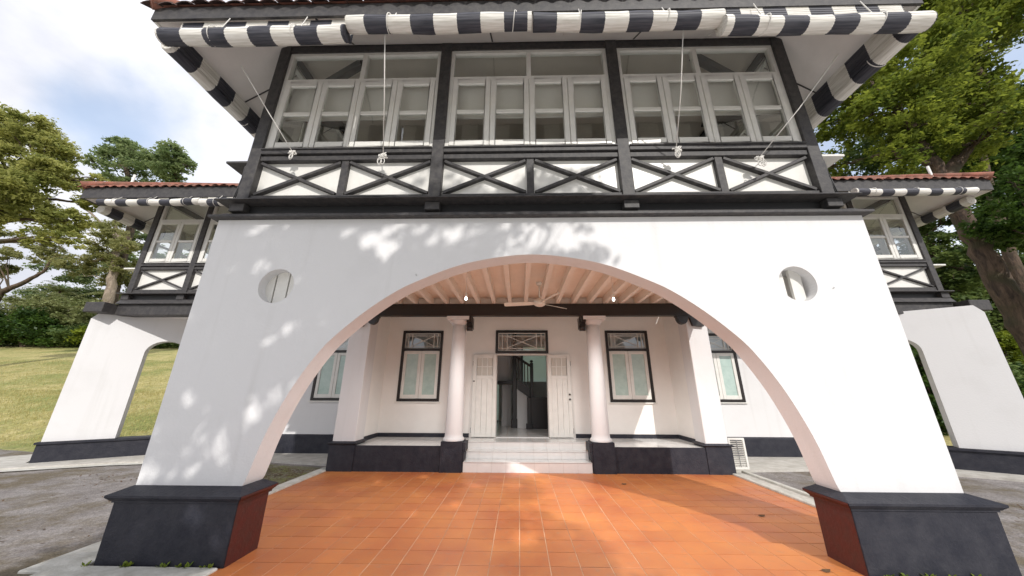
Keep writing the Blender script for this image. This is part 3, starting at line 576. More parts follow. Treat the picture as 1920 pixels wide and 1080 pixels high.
part('newel_post', MB().box(-.22, -.09, 11.28, 11.40, TZ, 3.6).box(-.25, -.06, 11.25, 11.43, TZ, .78), 'darkwood', st, bev=.01)
part('newel_post', MB().box(.37, .48, 11.22, 11.34, 1.3, 2.56).lathe([(.0,2.56),(.05,2.58),(.06,2.61),(.03,2.65)], .425, 11.28, 12), 'darkwood', st, bev=.01)
part('newel_post', MB().box(.26, .38, 11.0, 11.12, TZ, 1.45).box(.22, .42, 10.97, 11.15, TZ, .66), 'darkwood', st, bev=.01)
part('handrail', MB().beam((-.09, 11.34, 2.76), (.38, 11.29, 2.46), .06, .08), 'darkwood', st)
for k in range(4): part('baluster', MB().beam((-.02+k*.105, 11.335, 1.98-k*.066), (-.02+k*.105, 11.335, 2.70-k*.066), .035, .03, (0,1,0)), 'darkwood', st)
part('bottom_flight', MB().box(.38, 2.2, 11.05, 11.12, TZ, 1.45), 'darkwood', st)
for k in range(5): part('tread', MB().box(.42+k*.22, 2.3, 11.13, 12.0, TZ+k*.17, TZ+(k+1)*.17), 'darkwood', st)

# lower house walls beside the recess, with their black plinth
HW = 9.5
for (x0, x1, wx0) in ((-9.2, -3.96, -5.88), (4.36, 8.45, 5.05)):
    P('house_wall', wall_with([(wx0, wx0+1.15, WZ0, WZ1)], x0, x1, .5, 3.55, HW, HW+.2), 'wall')
    P('wall_plinth', MB().box(x0, x1, HW-.04, HW+.2, -.02, .46).frus((x0, x1, HW-.04, HW+.2), (x0, x1, HW-.005, HW+.2), .46, .5), 'plinth')
    house_window(wx0, wx0+1.15, HW)
P('side_return', MB().box(-4.1, -3.955, 8.14, 9.5, .0, 3.85), 'wall'); P('side_return', MB().box(4.355, 4.5, 8.14, 9.5, .0, 3.85), 'wall')
P('verandah_soffit', MB().box(-10.5, -4.04, 8.25, HW+.2, 3.60, 3.63), 'soffit'); P('verandah_soffit', MB().box(4.42, 10.8, 8.25, HW+.2, 3.60, 3.63), 'soffit')
P('rear_body', MB().box(-9.2, -2.75, 9.72, 16.4, 0, 3.95).box(2.75, 9.4, 9.72, 16.4, 0, 3.95), 'wall')

# canted verandah walls of the wings, each with a narrow arched opening
def canted(P0, ang, flip, length, jamb):
    """wall from P0 running along ANG; local x along it, local y into the house"""
    M = Matrix.Translation((P0[0], P0[1], 0)) @ Matrix.Rotation(ang, 4, 'Z')
    if flip: M = M @ Matrix.Scale(-1, 4, (1, 0, 0))
    r = .40; rv = .34; top = 2.95; zs = top-rv
    a = [(jamb+r-r*math.cos(math.pi*k/16), zs+rv*math.sin(math.pi*k/16)) for k in range(17)]
    ol = [(0, .47), (jamb, .47)]+a+[(jamb+2*r, .47), (length, .47), (length, 3.6), (0.12, 3.6), (0, 3.42)]
    w = MB(); w.prism([ol], 0, .28, m=M); P('verandah_wall', w, 'wall')
    b = MB(); b.box(-.03, length, -.06, .34, -.02, .42, m=M); b.box(-.06, length, -.10, .38, .42, .468, m=M); P('verandah_plinth', b, 'plinth')
canted((-11.2, 8.06), math.atan2(1.0, 1.42), False, 2.35, 1.17)
canted((10.76, 7.50), math.atan2(-.555, .832), True, 2.5, 1.15)
for x, z in ((-1.31, 3.05), (3.86, 2.86)):
    part('wall_hook', MB().tube([(x, YF-.015, z), (x, YF, z+.003)], .0035, 6).tube([(x, YF-.015, z), (x, YF-.016, z+.018)], .003, 6), 'metal', pw)
# ------------------------------------------------------------------ timber upper storey
UZ = dict(fl=4.128, rail=4.255, xb=4.265, xt=4.84, sill=5.03, mid=5.72, tr=6.38, top=6.99)
MESH = {}
def casement_mesh(w, z0, z1):
    key = ('c', round(w, 3))
    if key not in MESH:
        s = .082; mb = MB(); mid = (z0+z1)/2
        mb.box(0, s, -.045, .0, z0, z1).box(w-s, w, -.045, .0, z0, z1).box(s, w-s, -.045, .0, z1-.085, z1).box(s, w-s, -.045, .0, z0, z0+.095).box(s, w-s, -.040, -.004, mid-.033, mid+.033)
        pl_ = MB().box(s, w-s, -.022, -.018, z0+.095, mid-.033); pu = MB().box(s, w-s, -.022, -.018, mid+.033, z1-.085)
        MESH[key] = (mb.mesh('casement', 'trimw'), pl_.mesh('pane', 'glass'), pu.mesh('pane', 'glass'))
    return MESH[key]
def bay(O, rz, W, ncas, nx):
    """one framed bay: O is the lower outer corner (x, y) of its clear opening, rz its turn; local x runs along it"""
    Mx = Matrix.Translation((O[0], O[1], 0)) @ Matrix.Rotation(rz, 4, 'Z')
    loc = (O[0], O[1], 0); Z = UZ
    key = ('bay', round(W, 3), ncas, nx)
    if key not in MESH:
        f = .055; z0, z1 = Z['sill'], Z['top']
        fr = MB().box(0, f, -.03, .05, z0, z1).box(W-f, W, -.03, .05, z0, z1).box(f, W-f, -.03, .05, z0, z0+.045).box(f, W-f, -.03, .05, z1-.055, z1).box(f, W-f, -.032, .05, Z['tr']-.03, Z['tr']+.04)
        nt_ = 2 if ncas > 2 else 1
        if nt_ == 2: fr.box(W/2-.035, W/2+.035, -.031, .05, Z['tr']+.04, z1-.055)
        tp = []
        for k in range(nt_):
            a = f if k == 0 else W/2+.035; b = W/2-.035 if (nt_ == 2 and k == 0) else W-f
            tp.append(MB().box(a, b, .01, .014, Z['tr']+.04, z1-.055).mesh('pane', 'glass'))
        pan = MB().box(0, W, .03, .06, Z['rail'], Z['xt']).mesh('brace_panel', 'trimw')
        w = W/nx; bw = .085; br = []
        for k in range(nx):
            a = k*w+(.05 if k else 0); b = (k+1)*w-(.05 if k < nx-1 else 0)
            zb, zt = Z['rail']+.03, Z['xt']-.03
            br.append(MB().beam((a+.02, .008, zb), (b-.02, .008, zt), .04, bw, (0,1,0)).mesh('brace', 'black')); br.append(MB().beam((a+.02, .004, zt), (b-.02, .004, zb), .04, bw, (0,1,0)).mesh('brace', 'black'))
        st_ = MB().box(-.05, .05, -.03, .029, Z['rail'], Z['xt']).mesh('stud', 'black')
        rail = MB().box(0, W, -.045, .06, Z['fl'], Z['rail']).mesh('bottom_rail', 'black')
        mo = MB().box(0, W, -.05, .05, Z['xt'], Z['xt']+.075).box(0, W, -.025, .05, Z['xt']+.075, Z['xt']+.10).box(0, W, -.075, .05, Z['xt']+.10, Z['sill']-.025).box(0, W, -.095, .05, Z['sill']-.025, Z['sill']-.002).mesh('window_sill', 'black')
        top = MB().box(0, W, -.05, .08, Z['top']+.001, 7.14).mesh('head_beam', 'black')
        MESH[key] = (fr.mesh('window_frame', 'trimw'), tp, pan, br, st_, rail, mo, top)
    fr, tp, pan, br, st_, rail, mo, top = MESH[key]
    o = link('window_frame', fr, H, loc, rz)
    for t in tp: link('pane', t, o, loc, rz)
    p_ = link('brace_panel', pan, H, loc, rz)
    for t in br: link('brace', t, p_, loc, rz)
    w = W/nx
    for k in range(1, nx): link('stud', st_, p_, Mx @ Vector((k*w, 0, 0)), rz)
    link('bottom_rail', rail, H, loc, rz, .004); link('window_sill', mo, H, loc, rz, .004); link('head_beam', top, H, loc, rz)
    cw = (W-.11)/ncas-.008; z0, z1 = Z['sill']+.05, Z['tr']-.035
    if ncas == 4:
        if 'ib' not in MESH: MESH['ib'] = MB().box(.06, W-.06, .12, .126, 5.74, 6.40).tube([(.06, .123, 5.74), (W-.06, .123, 5.74)], .012, 8).mesh('added_blind', 'cream')
        link('added_blind', MESH['ib'], o, loc, rz)  # cream blind added behind the glass to make the panes look brighter
    cm, p1, p2 = casement_mesh(cw, z0, z1)
    for k in range(ncas):
        q = Mx @ Vector((.055+.004+k*(cw+.008), 0, 0)); c_ = link('casement', cm, H, q, rz, .006); link('pane', p1, c_, q, rz); link('pane', p2, c_, q, rz)
def post(x, y, rz=0, w=.17, d=.19): P('corner_post' if 0 else 'post', MB().box(x-w/2, x+w/2, y-.0, y+d, UZ['fl']-.0, 7.14), 'black', bev=.005)
PX = [-3.86, -1.17, 1.51, 4.17]; PY = 3.83
for x in PX: post(x, PY)
for i in range(3): bay((PX[i]+.085, PY+.07), 0, PX[i+1]-PX[i]-.17, 4, 2)
# sides of the porch room: two bays each, seen only from an angle
for k in range(2):
    y0 = 4.02+k*2.09
    bay((-3.87, y0+1.92), -math.pi/2, 1.92, 3, 1); bay((4.18, y0), math.pi/2, 1.92, 3, 1)
    if k == 0:
        P('post', MB().box(-3.945, -3.775, y0+1.92, y0+2.09, UZ['fl'], 7.14), 'black'); P('post', MB().box(4.085, 4.255, y0+1.92, y0+2.09, UZ['fl'], 7.14), 'black')
P('room_ceiling', MB().box(-3.78, 4.09, 3.98, 8.2, 7.141, 7.16), 'ceil')
P('room_back_wall', MB().box(-3.8, 4.1, 8.2, 8.3, 4.1, 7.14), 'cream')
P('dado', MB().box(-3.78, 4.09, 3.962, 3.975, 4.13, 4.95), 'cream')
# ceiling braces one can make out through the glass
for x0, s in ((-3.72, 1), (4.03, -1)): P('ceiling_brace', MB().beam((x0, 4.3, 6.1), (x0+s*.05, 5.6, 7.1), .12, .12), 'black')
for x0, s in ((-3.72, 1), (4.03, -1)): P('ceiling_brace', MB().beam((x0, 4.12, 6.2), (x0+s*1.05, 4.12, 7.12), .10, .12), 'black')
# projecting side sill boards and cable runs on the corner posts
for s, x in ((-1, -3.95), (1, 4.26)):
    P('sill_board', MB().box(*sorted((x, x+s*.36)), 3.88, 4.3, 4.83, 4.865), 'trimw' if s > 0 else 'black', bev=.004)
    P('junction_box', MB().box(*sorted((x+s*.002, x+s*.09)), 3.90, 4.0, 4.60, 4.80), 'black', bev=.01)
    for k in range(3): P('cable', MB().tube([(x+s*(.02+.02*k), 3.90, 4.66), (x+s*(.025+.02*k), 3.88, 4.4), (x+s*(.03+.024*k), 3.87, 4.14)], .007, 6), 'cable')
pts = [(-4.05+8.4*t/24, 3.762+.006*math.sin(t*1.7), 4.152-.012*math.sin(t*.9)) for t in range(25)]
P('cable', MB().tube(pts, .009, 6), 'cable')
P('cable', MB().tube([(x, y+.004, z-.016+.008*math.sin(x*2)) for x, y, z in pts], .006, 6), 'cable')

# wings: framed front at Y 8.2, two-casement bays
WY = 8.2
def wing(xc, s, nb):
    """xc outer corner, s = +1 when the wing runs towards +X from it"""
    bw = 1.53; w = .15
    for k in range(nb+1):
        x = xc+s*k*bw; P('post', MB().box(x-w/2, x+w/2, WY, WY+.18, UZ['fl'], 7.14), 'black', bev=.005)
        P('bearer_block', MB().box(x-.1, x+.1, WY-.04, WY+.058, 3.955, 4.09), 'black')
    for k in range(nb):
        x = xc+s*k*bw; xl = min(x, x+s*bw)+w/2; bay((xl, WY+.07), 0, bw-w, 2, 1)
    x0, x1 = sorted((xc, xc+s*nb*bw)); e = .1
    P('bearer_beam', MB().box(x0, x1, WY+.06, WY+.3, 3.96, 4.10), 'cable')
    P('flashing', MB().box(x0-.16 if s > 0 else x0, x1+.16 if s < 0 else x1, WY-.12, WY+.2, 4.102, 4.127), 'black')
    a0 = x0-.12 if s > 0 else x0; a1 = x1+.12 if s < 0 else x1
    P('cornice', MB().frus((a0, a1, WY-.10, WY+.3), (a0, a1, WY-.02, WY+.3), 3.83, 3.955), 'black')
    P('verandah_beam', MB().box(a0, a1, WY-.02, WY+.3, 3.54, 3.828), 'black', bev=.006)
    P('beam_end', MB().box(*sorted((xc-s*.12, xc-s*.62)), WY-.32, WY+.1, 3.56, 3.82), 'black', bev=.012)
    P('sill_board', MB().box(*sorted((xc-s*.08, xc-s*.42)), WY+.02, WY+.5, 4.86, 4.90), 'trimw', bev=.004)
    for k in range(3):      # outer side of the wing
        y = WY+.18+k*2.2
        if s > 0: bay((xc, y+2.05), -math.pi/2, 2.05, 3, 1)
        else: bay((xc, y), math.pi/2, 2.05, 3, 1)
        P('post', MB().box(xc-w/2, xc+w/2, y+2.05, y+2.2, UZ['fl'], 7.14), 'black')
    P('room_back_wall', MB().box(x0+.1, x1-.1, 11.0, 11.1, 4.1, 7.14), 'cream'); P('room_ceiling', MB().box(x0+.08, x1-.08, WY+.2, 11.0, 7.142, 7.16), 'soffit')
    P('upper_floor', MB().box(x0+.05, x1-.05, WY+.31, 15, 3.96, 4.1), 'cream')
    P('dado', MB().box(x0+.08, x1-.08, WY+.2, WY+.215, 4.13, 4.95), 'cream')
wing(-10.65, 1, 4); wing(10.93, -1, 4)

# ------------------------------------------------------------------ roofs: eaves, soffits, tiles
def eave(x0, x1, yf, yw, yb, xw0, xw1, porch):
    """hip roof edge: outer rectangle x0..x1, front yf; wall line yw, side walls xw0, xw1"""
    zf, zt, zs = (6.36, 6.58, 6.385) if porch else (6.52, 6.84, 6.545)
    s = P('soffit', MB().add([(x0, yf, zs), (x1, yf, zs), (xw1, yw, 7.13), (xw0, yw, 7.13)], [(0,1,2,3)]).add([(x0, yf, zs), (xw0, yw, 7.13), (xw0, yb, 7.13), (x0, yb, zs)], [(0,1,2,3)]).add([(x1, yf, zs), (xw1, yw, 7.13), (xw1, yb, 7.13), (x1, yb, zs)], [(0,1,2,3)]), 'soffit')
    # cover strips over the board joints
    n = int((xw1-xw0)/1.1)
    for k in range(n+1):
        x = xw0+(xw1-xw0)*k/n
        part('cover_strip', MB().beam((x, yf+.03, zs+.012), (x, yw-.03, 7.105), .022, .012), 'black' if k % 2 else 'soffit', s)
    for xa, xb in ((x0, xw0), (x1, xw1)):
        part('cover_strip', MB().beam((xa, yf, zs-.006), (xb, yw, 7.12), .03, .012), 'soffit', s)
        for k in range(6):
            y = yw+.45+k*1.2
            if y < yb-.2: part('cover_strip', MB().beam((xa+(xb-xa)*.04, y, zs+.015), (xb-(xb-xa)*.04, y, 7.10), .016, .010), 'black', s)
    t = .035
    P('fascia', MB().box(x0-t, x1+t, yf-t, yf, zf, zt), 'black' if not porch else 'black')
    P('fascia', MB().box(x0-t, x0, yf, yb, zf, zt), 'trimw' if porch else 'black'); P('fascia', MB().box(x1, x1+t, yf, yb, zf, zt), 'trimw')
    # roof body
    za = zt+.01; pit = math.tan(R_(34)); wd = (x1-x0)/2; run = min(wd, (yb-yf)/(1 if porch else 2)); xm = (x0+x1)/2
    o = .06; rz_ = za+run*pit
    if porch:
        vs = [(x0-o, yf-o, za), (x1+o, yf-o, za), (x1+o, yb+2.5, za), (x0-o, yb+2.5, za), (xm, yf+wd, za+wd*pit), (xm, yb+2.5, za+wd*pit)]
        fs = [(0,1,4), (1,2,5,4), (3,0,4,5)]
    else:
        vs = [(x0-o, yf-o, za), (x1+o, yf-o, za), (x1+o, yb, za), (x0-o, yb, za), (x0+run, yf+run, rz_), (x1-run, yf+run, rz_)]
        fs = [(0,1,5,4), (1,2,5), (2,3,4,5), (3,0,4)]
    body = MB(); body.add(vs, fs); 
    r = P('roof', body, 'clay')
    # courses of pan tiles: the eave course as single tiles, the ones above joined
    w = .23; L = .34; prof_ = [(-.115, .0), (-.08, .035), (-.03, .052), (.03, .052), (.08, .035), (.115, .0)]
    dz = math.sin(math.atan(pit)); dy = math.cos(math.atan(pit))
    def tile_v():
        a = [(px, 0, pz) for px, pz in prof_]; b = [(px*.9, L*dy, pz+L*dz) for px, pz in prof_]
        c_ = [(px*.82, 0, pz-.014 if pz > .01 else pz-.004) for px, pz in prof_]
        return a+b+c_, [(k, k+1, k+7, k+6) for k in range(5)]+[(k+12, k+13, k+1, k) for k in range(5)]
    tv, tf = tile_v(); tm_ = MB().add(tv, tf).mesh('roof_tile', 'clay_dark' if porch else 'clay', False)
    n = int((x1-x0+.16)/w); stuff = MB()
    yy = yf-.10; zz = za-.035
    for k in range(n+1):
        x = x0-.06+k*w+w/2*0; o_ = link('roof_tile', tm_, r, (x, yy+rnd.uniform(-.012, .012), zz+rnd.uniform(-.008, .012)))
    rows = 14 if porch else 14
    for j in range(1, rows):
        s0 = j*.26; xa = x0-.06+s0*dy; xb = x1+.06-s0*dy; k = int((xb-xa)/w)
        if k < 1: break
        for q in range(k+1): stuff.add([(p[0]+xa+q*w+(xb-xa-k*w)/2, p[1]+yy+s0*dy+rnd.uniform(-.01, .01), p[2]+zz+s0*dz+.025) for p in tv], tf)
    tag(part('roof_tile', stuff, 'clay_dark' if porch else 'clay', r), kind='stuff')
    for hx, s_ in ((x0-.06, 1), (x1+.06, -1)):      # hip tiles
        hm = MB()
        for k in range(12):
            a = k*.38; hm.tube([(hx+s_*a*.80, yf-.1+a*.80, za+.03+a*.80*pit), (hx+s_*(a+.42)*.80, yf-.1+(a+.42)*.80, za+.05+(a+.42)*.80*pit)], [.10, .085], 10)
        part('hip_tile', hm, 'clay', r)
    return r
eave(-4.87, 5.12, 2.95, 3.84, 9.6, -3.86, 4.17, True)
eave(-11.68, 11.95, 7.28, 8.21, 17.6, -10.65, 10.93, False)
for x in (-11.2, 11.35):
    solo('roof_finial', MB().tube([(x, 7.75, 7.05), (x, 7.75, 7.62)], .03, 8).tube([(x-.05, 7.75, 7.0), (x-.05, 7.75, 7.08)], .05, 8), 'trimw', 'thin white metal stub pipe standing on the '+('left' if x < 0 else 'right')+' end of the tiled roof', 'pipe', (x, 7.75, 7.0), 'stub pipes on the roof')

# ------------------------------------------------------------------ rolled bamboo blinds
def blind(label, p0, length, axis, zc, r=.10, drop=None, group='striped bamboo blinds rolled under the eaves', sag=0.022, ph=0.0, cords=(.15, .5, .85), zt=None, back=.11, full=True):
    """p0: (x, y) of the roll's start; axis 0 = along +X, else along +Y (turned 90 degrees)"""
    rz = 0 if axis == 0 else math.pi/2
    t = tag(link('bamboo_blind', None, None, (p0[0], p0[1], zc), rz), label, 'blind', group)
    def pl_(mb, m_, name):
        me = mb.mesh(name, m_, False); o = bpy.data.objects.new(name, me); COL.objects.link(o); o.parent = t; return o
    mb = MB(); nseg = 44; turns = 3; vs = []; fs = []
    sect = []
    for k in range(nseg*1+1):      # outer skin, one facet per cane, bulging a little
        a = 2*math.pi*k/nseg; rr = r*(1+.018*math.sin(k*2.1))-(.006 if k % 2 else 0)
        sect.append((-math.cos(a)*rr, math.sin(a)*rr))
    nx_ = max(6, int(length/.25))
    for i in range(nx_+1):
        x = length*i/nx_; zz = -sag*math.sin(math.pi*i/nx_)+.006*math.sin(i*1.3+ph*9)
        wv = 1+.045*math.sin(i*.83+ph*31)+.03*math.sin(i*2.3+ph*11)
        for (yy, zv) in sect: vs.append((x, yy*wv, zv*wv+zz))
    m_ = len(sect)
    for i in range(nx_):
        for k in range(m_-1): fs.append((i*m_+k, i*m_+k+1, (i+1)*m_+k+1, (i+1)*m_+k))
    for k_, x in ((0, 0), (nx_, length)):         # spiral of layers showing at the ends
        for q in range(7):
            ra = r*(.96-q*.13); rb = ra-.008
            if rb < .01: break
            b0 = len(vs)
            for k in range(24):
                a = 2*math.pi*k/24; vs += [(x+(-.004 if x == 0 else .004), -math.cos(a)*ra, math.sin(a)*ra+.006*math.sin(k_*1.3+ph*9)), (x+(-.004 if x == 0 else .004), -math.cos(a)*rb, math.sin(a)*rb+.006*math.sin(k_*1.3+ph*9))]
            for k in range(24): fs.append((b0+2*k, b0+(2*k+2) % 48, b0+(2*k+3) % 48, b0+2*k+1))
        b0 = len(vs)
        for k in range(24):
            a = 2*math.pi*k/24; vs.append((x+(.003 if x == 0 else -.003), -math.cos(a)*r*.97, math.sin(a)*r*.97))
        fs.append(tuple(range(b0, b0+24)))
    vs = [(v[0]+ph, v[1], v[2]) for v in vs]
    mb.add(vs, fs, True); o = pl_(mb, 'stripe', 'roll'); o.location.x = -ph
    # the length of blind still hanging between the fascia and the roll, one thin cane after another
    zt = (zt if zt else 6.365)-zc; sh = MB(); nz = max(3, int((zt)/.018)); sg = 1 if axis == 0 else -1
    for k in range(nz):
        z0 = zt*k/nz; yb = back*sg+(.0 if k % 2 else .004)
        sh.box(ph, length+ph, yb, yb+.007, z0, z0+zt/nz*.9)
    o = pl_(sh, 'stripe', 'hanging_slats'); o.location.x = -ph
    for c in cords:
        x = length*c; n = 14; pts = [(x+.05*math.cos(math.pi*k/n), -math.cos(2*math.pi*k/n*.62+.3)*(r+.008), -math.sin(2*math.pi*k/n*.62+.3)*(r+.008)) for k in range(n+1)]
        pts = [(x+.04, back*sg*.6, zt)]+[(x+.04-.05*k/n, -sg*math.cos(math.pi*(k/n)*1.25-1.57)*(r+.010), -math.sin(math.pi*(k/n)*1.25-1.57)*(r+.010)) for k in range(n+1)]
        pl_(MB().tube(pts, .006, 6), 'rope', 'cord')
    return t
blind('lowest striped bamboo roll under the porch eave, at its left corner', (-4.53, 2.86), 2.37, 0, 5.93, ph=.12, cords=(.28, .72))
blind('striped bamboo roll under the porch eave, second from the left', (-2.14, 2.84), 2.31, 0, 6.06, ph=-.19+.1, cords=(.22, .9))
blind('striped bamboo roll under the porch eave, third from the left above the middle windows', (.19, 2.84), 2.32, 0, 6.03, ph=.14, cords=(.24, .7))
blind('striped bamboo roll hanging lower at the right corner of the porch eave', (2.48, 2.82), 2.42, 0, 5.88, ph=.05, cords=(.2, .75))
blind('striped bamboo roll running back along the left side eave of the porch', (-4.80, 3.1), 4.4, 1, 6.16, ph=.08, cords=(.3,), r=.09)
blind('striped bamboo roll running back along the right side eave of the porch', (5.02, 3.0), 4.4, 1, 6.06, ph=.3, cords=(.1, .5), r=.10, back=-.10)
blind('striped bamboo roll under the left wing eave, nearest the trees', (-11.0, 7.17), 2.72, 0, 6.33, r=.09, zt=6.53, ph=.2)
blind('striped bamboo roll under the left wing eave, next to the porch', (-8.24, 7.15), 2.6, 0, 6.29, r=.10, zt=6.53, ph=.5)
blind('striped bamboo roll under the right wing eave, running out to its corner', (8.4, 7.15), 2.95, 0, 6.42, r=.09, zt=6.53, ph=.1)
blind('short striped bamboo roll down the outer side of the left wing', (-11.55, 7.6), 3.0, 1, 6.40, r=.12, zt=6.53)
blind('short striped bamboo roll down the outer side of the right wing', (11.85, 7.6), 3.0, 1, 6.45, r=.12, zt=6.53, back=-.10)

# cords that tie the blinds down to the sill, with their knotted bundles
def tie(label, top, knot, size):
    t = thing('tie_cord', label, 'rope', knot, 'white ropes tying the blinds down to the sill')
    part('cord', MB().tube([top, tuple((a+b)/2+d for a, b, d in zip(top, knot, (.01, -.01, -.02))), knot], .0065, 6), 'rope', t)
    b = MB(); r_ = random.Random(int(knot[0]*100))
    for k in range(5):
        p = [Vector(knot)+Vector((r_.uniform(-1, 1), -.3+r_.uniform(-.4, .3), r_.uniform(-.8, .5)))*size for _ in range(9)]; q = []
        for i in range(len(p)-1):
            for u in range(4): q.append(p[i].lerp(p[i+1], u/4)+Vector((0, 0, .01*math.sin(u*1.57))))
        b.tube(q, .007, 5)
    for k in range(3):
        c = Vector(knot)+Vector((r_.uniform(-.03, .03), -.03, -size)); rr = size*.9
        b.tube([c+Vector((rr*.45*math.sin(a*.7), -.012*k, -rr*(1-math.cos(a*.7))*.8)) for a in range(10)], .006, 5)
    part('knot', b, 'rope', t)
tie('slanting white rope tied off above the first cross-braced panel', (-3.72, 3.15, 5.80), (-3.24, 3.77, 4.90), .055)
tie('straight white rope hanging down the second casement group to a ragged bundle', (-1.69, 2.90, 5.95), (-1.92, 3.76, 4.82), .07)
tie('straight white rope with a dark dangling bundle below the third window group', (2.06, 2.90, 5.95), (2.20, 3.75, 4.86), .065)
tie('slanting white rope knotted over the cross brace nearest the downpipe corner', (4.15, 3.15, 5.82), (3.30, 3.76, 4.70), .06)

# ------------------------------------------------------------------ porch fan and lamps
fx, fy = .40, 5.99
fan = thing('ceiling_fan', 'cream three-bladed ceiling fan hanging under the porch joists', 'fan', (fx, fy, 3.2))
part('rod', MB().tube([(fx, fy, 3.67), (fx, fy, 3.30)], .012, 8).lathe([(.03,3.60),(.055,3.62),(.06,3.67)], fx, fy, 14), 'fan', fan)
part('hub', MB().lathe([(.0,3.19),(.06,3.19),(.10,3.21),(.115,3.25),(.10,3.30),(.05,3.33),(.02,3.36)], fx, fy, 24), 'fan', fan)
for a in (172, 38, -68):
    d = Vector((math.cos(R_(a)), math.sin(R_(a)), 0)); s = Vector((-d.y, d.x, 0)); m = MB(); o = Vector((fx, fy, 3.25)); tw = .018
    v = []
    for r_, w in ((.10, .02), (.2, .045), (.5, .06), (.66, .062), (.69, .045)):
        for q in (-1, 1):
            for z in (-.004, .004): v.append(o+d*r_+s*w*q+Vector((0, 0, z+tw*q)))
    f = []
    for i in range(4):
        b = i*4; f += [(b, b+4, b+6, b+2), (b+1, b+3, b+7, b+5), (b, b+1, b+5, b+4), (b+2, b+6, b+7, b+3)]
    f += [(0,2,3,1), (16,17,19,18)]
    part('blade', m.add(v, f), 'fan', fan)
for x, y, l in ((-.955, 5.6, 'bare lit bulb hanging in the porch on the left of the fan'), (1.72, 5.68, 'bare lit bulb hanging in the porch on the right of the fan')):
    t = thing('pendant_lamp', l, 'lamp', (x, y, 3.2), 'bare bulbs under the porch ceiling')
    part('flex', MB().tube([(x, y, 3.67), (x, y, 3.33)], .004, 6), 'trimw', t)
    part('lamp_holder', MB().lathe([(.012,3.34),(.02,3.33),(.022,3.28),(.016,3.27)][::-1], x, y, 12), 'fan', t)
    part('bulb', MB().lathe([(.002,3.205),(.014,3.208),(.022,3.22),(.024,3.235),(.019,3.255),(.012,3.27)], x, y, 16), 'bulb', t)
    ld = bpy.data.lights.new('lamp_light', 'SPOT'); ld.energy = 150; ld.color = (1, .97, .94); ld.spot_size = R_(164); ld.spot_blend = .5; ld.shadow_soft_size = .28
    lo = bpy.data.objects.new('lamp_light', ld); COL.objects.link(lo); lo.parent = t; lo.location = (0, 0, -.03)
# louvred panel standing beside the right corner pier, as seen through the arch
lv = thing('louvre_panel', 'pale louvred metal panel standing beside the corner pier of the terrace', 'louvre', (4.83, 8.0, 0))
part('frame', MB().box(4.66, 4.70, 8.0, 8.04, .035, .66).box(4.98, 5.02, 8.0, 8.04, .035, .66).box(4.70, 4.98, 8.0, 8.04, .035, .08).box(4.70, 4.98, 8.0, 8.04, .62, .66), 'trimw', lv)
sm_ = MB().beam((4.70, 8.02, 0), (4.98, 8.02, 0), .035, .008, (0, .7, .7)).mesh('slat', 'trimw')
for k in range(12): link('slat', sm_, lv, (0, 0, .11+k*.043))
part('bar', MB().box(4.835, 4.845, 7.99, 7.998, .08, .62), 'metal', lv)

# fallen leaves on the porch floor
lab = ('curled brown leaf lying on the floor near the steps', 'dry brown leaf on the tiles beside the red plinth', 'small yellowed leaf at the near edge of the tiles')
for (x, y, s), l in zip(((1.94, 6.85, .05), (3.36, 5.3, .05), (2.95, 3.85, .045)), lab):
    mb = MB(); mb.add([(x-s, y, .012), (x-s*.4, y-s*.5, .004), (x+s*.5, y-s*.4, .006), (x+s*1.1, y+s*.1, .02), (x+s*.4, y+s*.5, .012), (x-s*.4, y+s*.45, .015), (x, y, .001)], [(0,1,6), (1,2,6), (2,3,6), (3,4,6), (4,5,6), (5,0,6)])
    solo('fallen_leaf', mb, 'dead_leaf', l, 'leaf', (x, y, 0), 'fallen leaves on the porch')

# weeds growing along the foot of the black plinths
def weeds(label, pts, seed):
    r_ = random.Random(seed); mb = MB()
    for (x, y) in pts:
        for k in range(9):
            a = r_.uniform(0, 6.28); l = r_.uniform(.015, .045); d = Vector((math.cos(a), math.sin(a), r_.uniform(.4, 1.4)))*l; s = Vector((-math.sin(a), math.cos(a), 0))*l*.35; o = Vector((x, y, .012))
            mb.add([o, o+d*.6+s, o+d, o+d*.6-s], [(0,1,2,3)])
    o = link('weeds', mb.mesh('weeds', 'leaf_lime', False)); a = o.data.attributes.new('tint', 'FLOAT', 'FACE'); a.data.foreach_set('value', np.random.RandomState(seed).rand(len(mb.f)).astype('f'))
    tag(o, label, 'weeds', kind='stuff')
weeds('small green weeds sprouting along the foot of the left plinth', [(-4.17+.06*k+rnd.uniform(-.05, .05), 3.71) for k in (0, 6, 6, 6, 7, 11, 13, 15, 17, 19, 20)], 3)
weeds('small green weeds sprouting along the foot of the right plinth', [(3.3+.07*k+rnd.uniform(-.05, .05), 3.71) for k in (1, 2, 3, 4, 6, 7, 9, 13)], 4)

